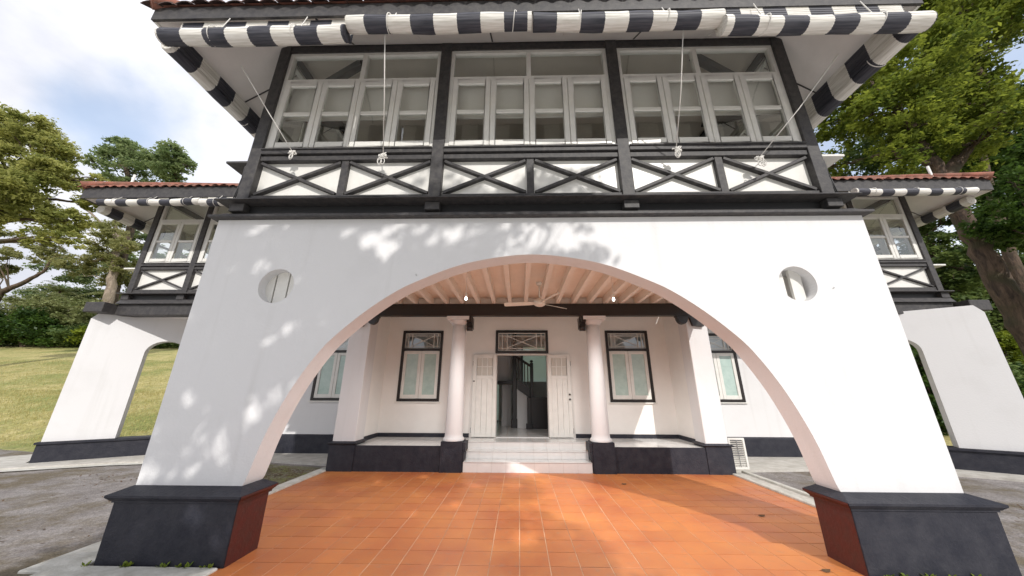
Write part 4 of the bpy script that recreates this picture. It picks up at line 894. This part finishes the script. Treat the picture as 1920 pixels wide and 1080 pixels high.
def litter(name, label, areas, n, seed, material='dead_leaf', size=.03, up=False):
    g = np.random.RandomState(seed); V = []; 
    for (x0, x1, y0, y1, z) in areas:
        m = n//len(areas); cx = g.uniform(x0, x1, m); cy = g.uniform(y0, y1, m)
        if not up:          # drifted together in streaks
            q = np.sin(cx*1.7+cy*3.1)+np.sin(cx*.9-cy*4.3+1)+g.uniform(-1, 1, m); k = q > .1; cx = cx[k]; cy = cy[k]; m = len(cx)
        zz = (height(cx, cy)-.03 if up else np.full(m, z)); a = g.uniform(0, 6.283, m); s = size*g.uniform(.5, 1.3, m); d = np.stack([np.cos(a)*s, np.sin(a)*s, np.zeros(m)], 1); e = np.stack([-np.sin(a)*s, np.cos(a)*s, np.zeros(m)], 1)*.4; c = np.stack([cx, cy, zz], 1)
        h = np.zeros((m, 3)); h[:, 2] = s*(g.uniform(1.2, 2.4, m) if up else g.uniform(.1, .6, m))
        if up: V.append(np.stack([c-e*.4, c+e*.4, c+d*.5+h, c+d*.5+h+e*.02], 1))
        else: V.append(np.stack([c-d, c-e+h*.3, c+d+h, c+e+h*.2], 1))
    V = np.concatenate(V); N = len(V); me = bpy.data.meshes.new(name); me.vertices.add(4*N); me.vertices.foreach_set('co', V.astype('f').ravel()); me.loops.add(4*N); me.loops.foreach_set('vertex_index', np.arange(4*N, dtype='i'))
    me.polygons.add(N); me.polygons.foreach_set('loop_start', np.arange(0, 4*N, 4, dtype='i')); me.polygons.foreach_set('loop_total', np.full(N, 4, 'i')); me.update(calc_edges=True)
    at = me.attributes.new('tint', 'FLOAT', 'FACE'); at.data.foreach_set('value', g.uniform(0, 1, N).astype('f')); me.materials.append(MT[material]); o = bpy.data.objects.new(name, me); COL.objects.link(o); return tag(o, label, name.replace('_', ' '), kind='stuff')
litter('leaf_litter', 'dry leaf litter blown in streaks over the weathered drive', [(-13, -4.6, 4.2, 7.4, -.008), (4.9, 13, 4.2, 6.2, -.008), (-6.4, -4.4, 6.8, 8.1, -.002)], 2600, 5)
litter('grass', 'short dry grass growing over the sloping lawn', [(-30, -11.3, 10.4, 17, 0), (-46, -14, 16, 26, 0)], 70000, 6, 'leaf_straw', .045, True)

# ------------------------------------------------------------------ vegetation
def leaves(name, blobs, n, size, material, parent, seed, clumps=34, flat=.8, aspect=.5, sunny=0):
    """leaf-shaped faces gathered in clumps through ellipsoids; each blob (x, y, z, radius, density)"""
    g = np.random.RandomState(seed); C_ = []; tn = []; sizes = []
    tot = sum(b[3]**2*b[4] for b in blobs)
    for b in blobs:
        m_ = int(n*b[3]**2*b[4]/tot); k = max(4, int(clumps*(b[4]+.15)))
        d = g.normal(size=(k, 3)); d /= np.linalg.norm(d, axis=1)[:, None]; rr = g.uniform(.25, 1.0, (k, 1))**.55
        cc_ = d*rr*b[3]*np.array([1.05, 1.05, .82])+np.array(b[:3]); ct = g.uniform(0, 1, k)
        idx = g.randint(0, k, m_); sc_ = b[3]*g.uniform(.10, .22, k)
        p = cc_[idx]+g.normal(size=(m_, 3))*sc_[idx][:, None]*np.array([1, 1, .6])
        C_.append(p); tn.append(np.clip(ct[idx]*.65+g.uniform(0, .45, m_), 0, 1))
    C_ = np.concatenate(C_); tn = np.concatenate(tn); N = len(C_)
    nr = g.normal(size=(N, 3)); nr[:, 2] = np.abs(nr[:, 2])+flat; nr /= np.linalg.norm(nr, axis=1)[:, None]
    a = np.cross(nr, g.normal(size=(N, 3))); a /= np.linalg.norm(a, axis=1)[:, None]; b_ = np.cross(nr, a)
    s = (size*g.uniform(.6, 1.3, N))[:, None]
    V = np.stack([C_-a*s, C_+b_*s*aspect+nr*s*.12, C_+a*s, C_-b_*s*aspect+nr*s*.12], 1).reshape(-1, 3).astype('f')
    me = bpy.data.meshes.new(name); me.vertices.add(4*N); me.vertices.foreach_set('co', V.ravel()-np.tile(np.array(WORLD[parent] if parent else (0,0,0), 'f'), 4*N))
    me.loops.add(4*N); me.loops.foreach_set('vertex_index', np.arange(4*N, dtype='i')); me.polygons.add(N)
    me.polygons.foreach_set('loop_start', np.arange(0, 4*N, 4, dtype='i')); me.polygons.foreach_set('loop_total', np.full(N, 4, 'i')); me.update(calc_edges=True)
    at = me.attributes.new('tint', 'FLOAT', 'FACE'); at.data.foreach_set('value', tn.astype('f')); me.materials.append(MT[material])
    o = bpy.data.objects.new(name, me); COL.objects.link(o)
    if parent: o.parent = parent; WORLD[o] = WORLD[parent]
    return o
def limbs(trunks, blobs, seed, rb, jitter=.5, twigs=True):
    """tapering trunks, then a branch from the nearest trunk point to each clump of leaves"""
    r_ = random.Random(seed); mb = MB(); nodes = []
    for pts, r0, r1 in trunks:
        p = [Vector(q) for q in pts]; q = []
        for i in range(len(p)-1):
            for u in range(5): q.append(p[i].lerp(p[i+1], u/5)+Vector((r_.uniform(-1, 1), r_.uniform(-1, 1), 0))*r0*.15)
        q.append(p[-1]); n = len(q); rad = [r0+(r1-r0)*i/(n-1) for i in range(n)]; mb.tube(q, rad, 12); nodes += list(zip(q, rad))
    if twigs:
        for b in blobs:
            c_ = Vector(b[:3]); best = min(nodes, key=lambda t: (t[0]-c_).length+(3 if t[0].z > c_.z else 0)); a = best[0]; q = []
            for u in range(7):
                t = u/6; q.append(a.lerp(c_, t)+Vector((r_.uniform(-1, 1), r_.uniform(-1, 1), r_.uniform(-.6, .6)))*jitter*min(t, 1-t)*b[3]*.7)
            mb.tube(q, [max(.02, min(best[1]*.6, rb)*(1-.75*u/6)) for u in range(7)], 7, False)
            for k in range(5):
                e = c_+Vector((r_.uniform(-1, 1), r_.uniform(-1, 1), r_.uniform(-.6, .8)))*b[3]*.85; m = q[r_.randint(3, 6)]
                mb.tube([m, m.lerp(e, .5)+Vector((0, 0, .15*b[3])), e], [rb*.28, rb*.18, rb*.07], 5, False)
    return mb
def spread(blobs, seed, k=1.0):
    """push the clumps to different depths so that the crown has real volume"""
    r_ = random.Random(seed); return [(b[0]+r_.uniform(-.3, .3)*b[3], b[1]+r_.uniform(-1.2, 1.2)*b[3]*k, b[2], b[3], b[4]) for b in blobs]
def tree(name, label, cat, base, blobs, n, size, lm, trunks, bark, rb, seed, group=None, **k):
    t = thing(name, label, cat, base, group); bl = spread(blobs, seed)
    mb = limbs(trunks, bl, seed, rb); mb.v = [tuple(Vector(p)-Vector(base)) for p in mb.v]
    o = bpy.data.objects.new('trunk', mb.mesh('trunk', bark, False)); COL.objects.link(o); o.parent = t
    leaves('crown', bl, n, size, lm, t, seed+1, **k); return t
def hz(x, y): return float(height(np.array(x), np.array(y)))

T1 = [(-39.6, 19, 20.9, 1.48, 0.8), (-37.4, 19, 20.4, 1.39, 0.8), (-34.9, 19, 18.9, 1.15, 0.8), (-37.4, 19, 17.7, 1.64, 0.8), (-34.8, 19, 17.0, 1.39, 0.8), (-32.4, 19, 16.0, 1.23, 0.8), (-35.8, 19, 14.5, 1.39, 0.8), (-33.4, 19, 14.3, 1.31, 0.8), (-31.0, 19, 14.7, 0.9, 0.8), (-31.4, 19, 12.8, 1.07, 0.8), (-34.0, 19, 12.8, 0.9, 0.6), (-35.1, 19, 12.4, 0.74, 0.5), (-31.6, 19, 11.2, 0.74, 0.35), (-29.9, 19, 11.2, 0.74, 0.4), (-30.9, 19, 16.2, 0.57, 0.5), (-41.1, 19, 20.2, 1.64, 0.8), (-39.1, 19, 15.9, 1.72, 0.8), (-37.0, 19, 12.4, 1.23, 0.8)]
tree('rain_tree', 'big sunlit tree with a dense yellow-green crown left of the wing roof', 'tree', (-36.5, 19, hz(-36.5, 19)), T1, 62000, .125, 'leaf_warm', [([(-36.5,19,2.0),(-36.4,19,7),(-36.1,19,12),(-35.6,19,15),(-34.3,19,16.3)], .5, .15)], 'bark', .16, 11, 'trees beyond the lawn')
T2 = [(-58.8, 37.2, 33.9, 1.84, 0.8), (-56.3, 37.2, 34.2, 2.04, 0.8), (-53.0, 37.2, 32.8, 2.04, 0.8), (-55.7, 37.2, 30.6, 2.45, 0.6), (-59.6, 37.2, 31.9, 1.12, 0.6), (-50.0, 37.2, 32.3, 1.84, 0.8), (-47.3, 37.2, 31.8, 1.94, 0.8), (-47.8, 37.2, 30.0, 1.94, 0.7), (-45.0, 37.2, 30.7, 1.12, 0.8), (-51.1, 37.2, 28.8, 2.55, 0.5), (-58.0, 37.2, 35.7, 1.22, 0.8)]
tree('round_tree', 'tall round-headed green tree rising behind the left wing roof', 'tree', (-49, 37.2, hz(-49, 37.2)), T2, 17000, .22, 'leaf_grey', [([(-49.2, 37.2, 5.1), (-50.4, 37.2, 15.3), (-51.5, 37.2, 22.6), (-54.7, 37.2, 30.1), (-56.2, 37.2, 32.9)], .6, .17), ([(-51.5, 37.2, 22.6), (-49.2, 37.2, 27.5), (-47.4, 37.2, 30.0)], .4, .14)], 'bark', .18, 21, 'trees beyond the lawn')
T3 = [(-56.0, 36.0, 20.4, 1.92, 0.25), (-52.8, 36.0, 21.2, 1.92, 0.25), (-49.3, 36.0, 19.6, 1.6, 0.3), (-52.7, 36.0, 17.4, 1.81, 0.35), (-49.1, 36.0, 16.0, 1.71, 0.45), (-47.5, 36.0, 18.1, 1.28, 0.35), (-54.8, 36.0, 16.1, 1.6, 0.35), (-50.8, 36.0, 14.7, 1.49, 0.5), (-50.4, 36.0, 23.4, 1.6, 0.25), (-57.7, 36.0, 18.2, 1.39, 0.22), (-50.5, 36.0, 18.1, 1.6, 0.4)]
tree('feathery_tree', 'thin feathery tree with a pale trunk beside the left wing', 'tree', (-48.4, 36, hz(-48.4, 36)), T3, 20000, .15, 'leaf_pale', [([(-48.4, 36.0, 4.8), (-48.8, 36.0, 12.0), (-49.7, 36.0, 16.0), (-50.7, 36.0, 19.7), (-52.0, 36.0, 22.0)], .6, .16), ([(-50.7, 36.0, 19.7), (-55.9, 36.0, 23.6), (-58.7, 36.0, 25.2)], .19, .05), ([(-50.1, 36.0, 18.1), (-52.4, 36.0, 16.8), (-57.5, 36.0, 17.4)], .24, .07)], 'bark2', .10, 31, 'trees beyond the lawn')
T4 = [(-66.2, 36.0, 20.5, 1.68, 0.3), (-63.0, 36.0, 19.7, 1.32, 0.3), (-60.2, 36.0, 17.5, 1.2, 0.25), (-63.6, 36.0, 17.5, 1.32, 0.3), (-65.7, 36.0, 16.1, 1.56, 0.4)]
tree('sparse_tree', 'sparse low tree with bare dark branches at the edge of the lawn', 'tree', (-63.3, 36, hz(-63.3, 36)), T4, 9000, .17, 'leaf_pale', [([(-63.3, 36.0, 3.7), (-62.6, 36.0, 12.7), (-60.3, 36.0, 14.0), (-58.5, 36.0, 15.4), (-57.8, 36.0, 18.2)], .4, .07)], 'bark', .09, 41, 'trees beyond the lawn')
# palms and ferny growth behind the hedge
def palm(label, x, y, z, R, seed):
    g0 = hz(x, y); t = thing('palm', label, 'palm', (x, y, g0), 'palms behind the hedge'); r_ = random.Random(seed)
    part('trunk', MB().tube([(x, y, g0), (x+.1, y, (g0+z)/2), (x, y, z)], [.22, .18, .14], 10), 'bark2', t)
    mb = MB()
    for k in range(17):
        a = k*2.4+r_.random(); el = r_.uniform(.1, 1.1); L = R*r_.uniform(.8, 1.1); pts = []
        for u in range(9):
            q = u/8; pts.append(Vector((x+math.cos(a)*L*q*math.cos(el*(1-q)), y+math.sin(a)*L*q*math.cos(el*(1-q)), z+L*(math.sin(el)*q-.75*q*q))))
        mb.tube(pts, [.03-.022*u/8 for u in range(9)], 4, False)
        for u in range(1, 9):
            for h in (0, .5):
                p = pts[u-1].lerp(pts[u], h); d = (pts[u]-pts[u-1]).normalized(); s = d.cross(Vector((0, 0, 1))).normalized()
                for sg in (-1, 1):
                    e = p+(s*sg*.8+d*.5-Vector((0, 0, .35)))*L*.26*(1.1-u/9); mb.add([p, p.lerp(e, .5)+d*.06, e, p.lerp(e, .5)-d*.06], [(0,1,2,3)])
    mb.v = [tuple(Vector(p)-WORLD[t]) for p in mb.v]
    me = mb.mesh('fronds', 'leaf_palm', False); o = bpy.data.objects.new('fronds', me); COL.objects.link(o); o.parent = t
    at = me.attributes.new('tint', 'FLOAT', 'FACE'); at.data.foreach_set('value', np.random.RandomState(seed).rand(len(mb.f)).astype('f'))
for i, (x, y, z, R, l) in enumerate(((-51.9, 31, 10.2, 2.6, 'arching palm behind the hedge, farthest from the house'), (-48.6, 31.6, 10.6, 2.8, 'arching palm between two others behind the dark hedge'), (-45.1, 30.6, 10.0, 2.6, 'broad low palm behind the light green end of the hedge'), (-42.4, 31.4, 11.0, 2.4, 'arching palm next to the pale tree trunk'), (-50.6, 33, 12.0, 2.8, 'tallest palm rising over the dark hedge'))): palm(l, x*1.23, y*1.23, 1.65+(z-1.65)*1.23, R*1.2, 50+i)
def shrub(name, label, blobs, n, size, lm, seed, group, **k):
    b0 = blobs[0]; base = (b0[0], b0[1], hz(b0[0], b0[1])); t = thing(name, label, 'shrub', base, group)
    mb = MB(); r_ = random.Random(seed)
    for b in blobs:
        for _ in range(5):
            e = Vector(b[:3])+Vector((r_.uniform(-.6, .6), r_.uniform(-.6, .6), r_.uniform(-.2, .6)))*b[3]; g0 = Vector((b[0]+r_.uniform(-.2, .2), b[1], hz(b[0], b[1])-.05)); mb.tube([g0, g0.lerp(e, .5)+Vector((r_.uniform(-.1, .1), 0, 0)), e], [.05, .035, .015], 5, False)
    mb.v = [tuple(Vector(p)-Vector(base)) for p in mb.v]; o = bpy.data.objects.new('stem', mb.mesh('stem', 'bark', False)); COL.objects.link(o); o.parent = t
    leaves('foliage', blobs, n, size, lm, t, seed, **k)
def down(bs):
    """continue a shrub's clumps to the ground under it"""
    out = []
    for b in bs:
        z = b[2]; g0 = hz(b[0], b[1])
        while True:
            out.append((b[0], b[1], z, b[3], b[4])); z -= b[3]*1.1
            if z < g0+b[3]*.1: break
    return out
HG = [(-56.4,34,7.7,2.3,.8),(-53.6,34,8.2,2.5,.8),(-50.3,34,7.6,2.0,.8),(-47.6,34,7.2,1.7,.8),(-46.0,34,7.5,1.5,.8),(-44.0,34,7.0,1.4,.8),(-59.1,34,8.3,2.7,.8),(-42.1,34,6.8,1.2,.8),(-40.2,34,6.6,1.2,.8),(-38.4,34,6.5,1.2,.8),(-36.6,34,6.5,1.2,.8),(-34.9,34,6.5,1.2,.8)]
names = ['dark rounded bush at the back of the lawn, second from its far end', 'largest dark bush standing at the back of the lawn', 'dark bush beside the largest one behind the lawn', 'low green bush between the dark bushes and the lighter ones', 'light green bush catching the sun behind the lawn', 'small bush next to the sunlit light green one', 'dark bush cut off by the edge of the view behind the lawn', 'small bush seen just beside the outer pier of the left wing', 'small green bush behind the sloping pier of the left wing', 'low bush framed by the narrow arch of the left wing', 'low bush at the inner jamb of the narrow left arch', 'low bush hidden behind the porch pier, beyond the lawn']
for i, (b, l) in enumerate(zip(HG, names)):
    shrub('bush', l, down([b]), int(2600*b[3]), .17, 'leaf_dark' if i in (0, 1, 2, 6) else ('leaf_lime' if i in (4,) else 'leaf_mid'), 70+i, 'bushes along the back of the lawn', clumps=34)
FE = [(-55.3,33,9.9,2.2,.8),(-52.1,33,10.2,2.0,.8),(-48.7,33,9.9,2.2,.8),(-45.7,33,9.9,1.8,.8),(-43.2,33,8.9,1.6,.8)]
tag(leaves('undergrowth', [(b[0]*1.05+dx, b[1]+2.2+abs(dx)*.3, b[2]*1.03+dz, b[3], .7) for b in FE for dx, dz in ((0, 0), (1.5, -1.8), (-1.2, -2.2))], 26000, .17, 'leaf_palm', None, 90), 'pale ferny undergrowth filling the space behind the bushes', 'undergrowth', kind='stuff')
# far wood behind everything, a band of tree crowns
g = random.Random(5)
pb = [(-62,44,14,2.6,.5),(-58,44,19,2.6,.4),(-54,44,15,2.4,.5),(-66,44,18,2.6,.4),(-50,44,20,2.2,.35),(-70,44,15,2.8,.5),(-60,44,24,2.2,.3),(-47,44,14,2.2,.5)]
tree('hazy_tree', 'pale airy tree standing far back between the palms and the feathery tree', 'tree', (-59, 44, hz(-59, 44)), pb, 22000, .24, 'leaf_grey', [([(-59,44,7),(-59.5,44,14),(-60,44,21)], .4, .12)], 'bark2', .1, 61, 'trees beyond the lawn')
far = [(x, 62+g.uniform(-6, 10), 17+g.uniform(-3, 3)+(6 if x > 20 else -3), g.uniform(3.4, 5.2), .8) for x in range(-120, 125, 6)]+[(x, 60+g.uniform(-5, 8), 12, 4.5, .9) for x in range(-120, 125, 6)]
tag(leaves('far_wood', far, 60000, .42, 'leaf_mid', None, 95), 'distant belt of woodland closing the view behind the garden', 'wood', kind='stuff')

# the wood on the right
R1 = [(20.6,15,17.3,2.2,.8),(23.5,15,20.6,2.6,.8),(19.6,15,18.2,1.2,.8),(26.4,15,23.2,2.0,.7),(26.7,15,25.7,2.1,.8),(29.5,15,25.1,1.9,.55),(31.2,15,24.5,1.7,.5),(26.3,15,28.3,3.2,.8),(30.2,15,29.3,2.9,.8),(33.7,15,29.1,2.9,.8),(27.4,15,20.9,1.2,.35),(25.5,15,19.3,1.3,.4),(29.4,15,21.8,.8,.3),(20.3,15,14.7,1.6,.45),(18.6,15,15.8,1.2,.7),(17.8,15,14.0,1.0,.55),(21.0,15,13.6,1.0,.35),(21.5,15,20.2,1.3,.8),(24.6,15,16.1,.8,.4),(22.2,15,15.6,1.3,.5),(23.6,15,17.6,1.3,.5),(18.9,15,12.9,1.1,.5),(19.6,15,16.3,1.2,.7),(22.6,15,12.6,1.0,.4),(26.2,15,14.6,1.1,.5),(23.7,14,14.4,1.2,.5),(24.8,14.2,16.4,1.3,.6),(22.4,14,13.2,1.0,.5),(25.6,14,19.0,1.3,.6),(21.2,13.6,14.6,1.2,.7),(28,15,18.5,1.2,.5),(18.4,15,17.0,1.0,.7),(25.8,13.2,18.2,1.4,.8),(26.6,13.4,20.5,1.5,.7),(24.6,13.2,16.4,1.2,.7),(27.4,13.6,22.4,1.4,.7),(22.8,13.2,13.8,1.0,.5)]
tree('banyan_tree', 'huge leaning tree with a thick brown trunk beside the right wing', 'tree', (21.8, 14, hz(21.8, 14)), R1, 105000, .12, 'leaf_top', [([(21.8,14,.8),(21.6,14,3.7),(21.3,14,5.5),(21.2,14,7.8),(21.0,14,9.8),(21.0,14,11.6),(20.8,14,13.8),(20.5,14,15.4),(19.9,14,16.6)], .50, .14), ([(21.0,14,9.8),(19.8,14,10.4),(18.6,14,10.7)], .2, .06), ([(21.0,14,11.6),(23.7,14,14.4),(25.6,14,16.9),(26.4,14.5,22)], .30, .1)], 'bark', .14, 111, 'trees of the wood beside the right wing')
R2 = [(35.8,19,21.3,2.1,.9),(33.3,19,19.0,1.7,.8),(34.2,19,17.2,1.8,.9),(31.4,19,15.5,1.6,.7),(32.4,19,13.8,1.7,.9),(36.9,19,18.9,3.0,.9),(33.8,19,12.6,2.4,.9),(29.0,19,15.5,1.0,.3)]
tree('shade_tree', 'dark evergreen behind the thick leaning trunk at the edge of the wood', 'tree', (34.5, 19, hz(34.5, 19)), R2, 40000, .17, 'leaf_dark', [([(34.5,19,1.5),(34.4,19,9),(34.2,19,16)], .4, .15)], 'bark', .14, 121, 'trees of the wood beside the right wing')
R3 = [(20.9,12,8.6,1.0,.9),(21.6,12,7.4,1.1,.9),(22.4,12.4,8.6,1.2,.9),(22.0,12,6.0,.8,.7),(19.9,12,9.6,.8,.5)]
tree('dark_tree', 'small dark-leaved tree in front of the thick leaning trunk', 'tree', (21.6, 12, hz(21.6, 12)), R3, 14000, .10, 'leaf_dark', [([(21.6,12,.3),(21.3,12,4),(20.6,12,7)], .14, .06), ], 'bark', .05, 131, 'trees of the wood beside the right wing')
R4 = [(29.0,21,13.0,1.3,.35),(29.6,21,10.9,1.5,.5),(27.5,21,9.0,1.4,.8),(28.3,21,7.5,1.6,.9),(29.7,21,6.8,1.4,.9),(31.3,21,8.2,1.4,.8),(31.4,21,6.1,1.4,.9),(26.0,21,6.1,1.4,.9),(27.6,21,11.3,1.1,.45),(26.1,21,9.0,1.4,.8),(26.8,21,12.2,1.1,.3),(27.8,21,4.7,1.3,.9),(28.8,21,4.0,1.3,.9),(30.8,21,4.4,1.5,.9),(33,21,6,1.6,.9),(33,21,9,1.6,.9)]
tree('leafy_tree', 'leafy tree filling the gap between the right wing and the leaning trunk', 'tree', (28.4, 21, hz(28.4, 21)), R4, 42000, .15, 'leaf_mid', [([(28.4,21,2),(28.3,21,8),(28.4,21,12)], .3, .1)], 'bark', .1, 141, 'trees of the wood beside the right wing')
tree('twin_trunk_tree', 'dark slender trunk rising just behind the thick leaning one', 'tree', (25.3, 16.4, hz(25.3, 16.4)), [(28.5,16.6,17.5,1.6,.6),(27.0,16.6,16.2,1.2,.5),(30,16.6,15.6,1.4,.6)], 12000, .14, 'leaf_dark', [([(25.3,16.4,1.3),(25.7,16.4,5.0),(26.4,16.4,9.6),(27.0,16.4,13.3),(28.2,16.5,17)], .34, .12)], 'bark', .1, 151, 'trees of the wood beside the right wing')
R7 = [(27.9,24,19.6,2.2,.7),(26.3,24,17.4,2.0,.7),(29.6,24,17.6,2.1,.6),(31.8,24,17.0,2.0,.6),(28.0,24,15.6,1.8,.6),(25.4,24,19.6,1.8,.7),(30.6,24,20.6,2.0,.6),(33.8,24,18.5,2.0,.5),(26.4,24,15.0,1.6,.6),(24.2,24,17.6,1.6,.7),(30.4,24,15.2,1.7,.5),(33,24,14.6,1.7,.5)]
tree('wood_tree', 'spreading tree rising over the tiled roof of the right wing', 'tree', (28.6, 24.5, hz(28.6, 24.5)), R7, 42000, .17, 'leaf_mid', [([(28.6,24.5,3),(28.4,24.3,10),(28.2,24,16)], .35, .12)], 'bark', .1, 155, 'trees of the wood beside the right wing')
R5 = [(23.1,16,3.7,.7,.9),(23.2,16,2.7,.6,.9),(24.0,16,4.0,.7,.9),(22.9,16,4.0,.4,.9),(23.5,16,2.0,.9,.9)]
shrub('bush', 'bright lime green sunlit bush under the big leaning trunk', R5, 11000, .085, 'leaf_lime', 161, 'bushes beside the right wing')
for i, (b, l) in enumerate((((15.6,13,2.9,.8,.9), 'dark leafy bush filling the top of the narrow right arch'), ((15.7,13.2,1.6,.8,.9), 'low bush with long leaves seen through the narrow right arch'), ((14.7,12.6,1.5,.7,.9), 'small bush behind the inner jamb of the right arch'), ((17.6,13.5,2.4,1.1,.9), 'broad dark bush just past the outer edge of the right wing pier'), ((19.6,14.2,2.0,1.0,.9), 'green bush between the right wing pier and the lime bush'))):
    shrub('bush', l, down([b]), 7000, .085, 'leaf_mid' if i % 2 else 'leaf_dark', 170+i, 'bushes beside the right wing')
tag(leaves('woodland_understorey', [(26+i*2.4, 25+(i % 3)*1.5, z, 2.1, .9) for i in range(9) for z in (4.5, 7.5, 10.5)]+[(22+i*2.4, 27, 6+z, 2.2, .9) for i in range(6) for z in (0, 3, 6)], 45000, .22, 'leaf_dark', None, 181), 'dark mass of woodland closing the gaps behind the nearer trees', 'wood', kind='stuff')
# the tree on the near side of the drive whose shade dapples the left half of the porch
t_ = 9.5; SH = []
g = random.Random(17)
for i in range(9):
    for j in range(9):
        x = -4.25+i*.58; z = -1.2+j*.62
        if z > 3.9 and g.random() < .3: continue
        SH.append((x+g.uniform(-.1, .1), z+g.uniform(-.1, .1), g.uniform(.5, .62), .9, t_+g.uniform(-1.5, 3.0)))
sh = [(x+sd.x*t, 3.86+sd.y*t, z+sd.z*t, r, d) for x, z, r, d, t in SH]
# openings in the crown, given where the sun's rays through them meet the wall: (x, z, half width, half height)
GAPS = [(-3.05,1.42,.26,.12), (-3.2,1.22,.16,.10), (-2.85,1.55,.14,.09), (-3.83,1.54,.05,.07), (-2.83,2.36,.15,.045), (-3.05,2.2,.10,.045), (-2.0,3.56,.16,.10), (-1.78,3.40,.10,.13), (-1.74,3.70,.14,.05), (-2.3,3.66,.12,.05),
        (-.87,3.63,.10,.09), (-1.3,3.72,.08,.03), (-3.29,.93,.06,.07), (-3.55,.80,.05,.06), (-2.2,1.84,.07,.10), (-.2,3.74,.08,.04), (.62,3.6,.12,.25), (.2,2.2,.12,.2), (-.6,2.6,.10,.10), (-1.5,2.3,.10,.08), (-.3,1.4,.14,.10), (-1.0,1.1,.12,.08), (-1.9,.9,.12,.07), (.3,.5,.2,.1), (-3.3,.35,.12,.12), (-3.0,.15,.10,.10), (-2.4,4.55,.3,.12), (-1.2,4.5,.25,.12), (-.2,4.6,.3,.15), (-3.2,4.6,.2,.1)]
tr_ = tree('roadside_tree', 'tall leafy tree across the drive whose shade falls on the porch', 'tree', (1.9, -5.2, 0), sh, 52000, .075, 'leaf_mid', [([(1.9,-5.2,0),(1.6,-5.1,3),(1.2,-4.6,5.2)], .22, .12)], 'bark', .04, 191)
def open_crown(o):
    me = o.data; n = len(me.polygons); co = np.empty(len(me.vertices)*3, 'f'); me.vertices.foreach_get('co', co); co = co.reshape(-1, 4, 3); c = co.mean(1)+np.array(o.parent.location, 'f')
    t = (c[:, 1]-3.86)/sd.y; X = c[:, 0]-sd.x*t; Z = c[:, 2]-sd.z*t
    g = np.random.RandomState(3); wob = .35*np.sin(X*31+Z*17)+.3*np.sin(X*13-Z*41)+g.uniform(-.2, .2, n)
    keep = np.ones(n, bool)
    for x, z, rx, rz in GAPS:
        dx = X-x; dz = Z-z; u = dx*.85+dz*.52; v = -dx*.52+dz*.85
        keep &= ((u/(rx+.035))**2+(v/(rz+.035))**2) > 1+wob
    co = co[keep]; N = len(co); tn = np.empty(n, 'f'); me.attributes['tint'].data.foreach_get('value', tn)
    m2 = bpy.data.meshes.new('crown'); m2.vertices.add(4*N); m2.vertices.foreach_set('co', co.ravel()); m2.loops.add(4*N); m2.loops.foreach_set('vertex_index', np.arange(4*N, dtype='i')); m2.polygons.add(N)
    m2.polygons.foreach_set('loop_start', np.arange(0, 4*N, 4, dtype='i')); m2.polygons.foreach_set('loop_total', np.full(N, 4, 'i')); m2.update(calc_edges=True)
    a = m2.attributes.new('tint', 'FLOAT', 'FACE'); a.data.foreach_set('value', tn[keep]); m2.materials.append(me.materials[0]); o.data = m2
for o in tr_.children:
    if o.name.startswith('crown'): open_crown(o)
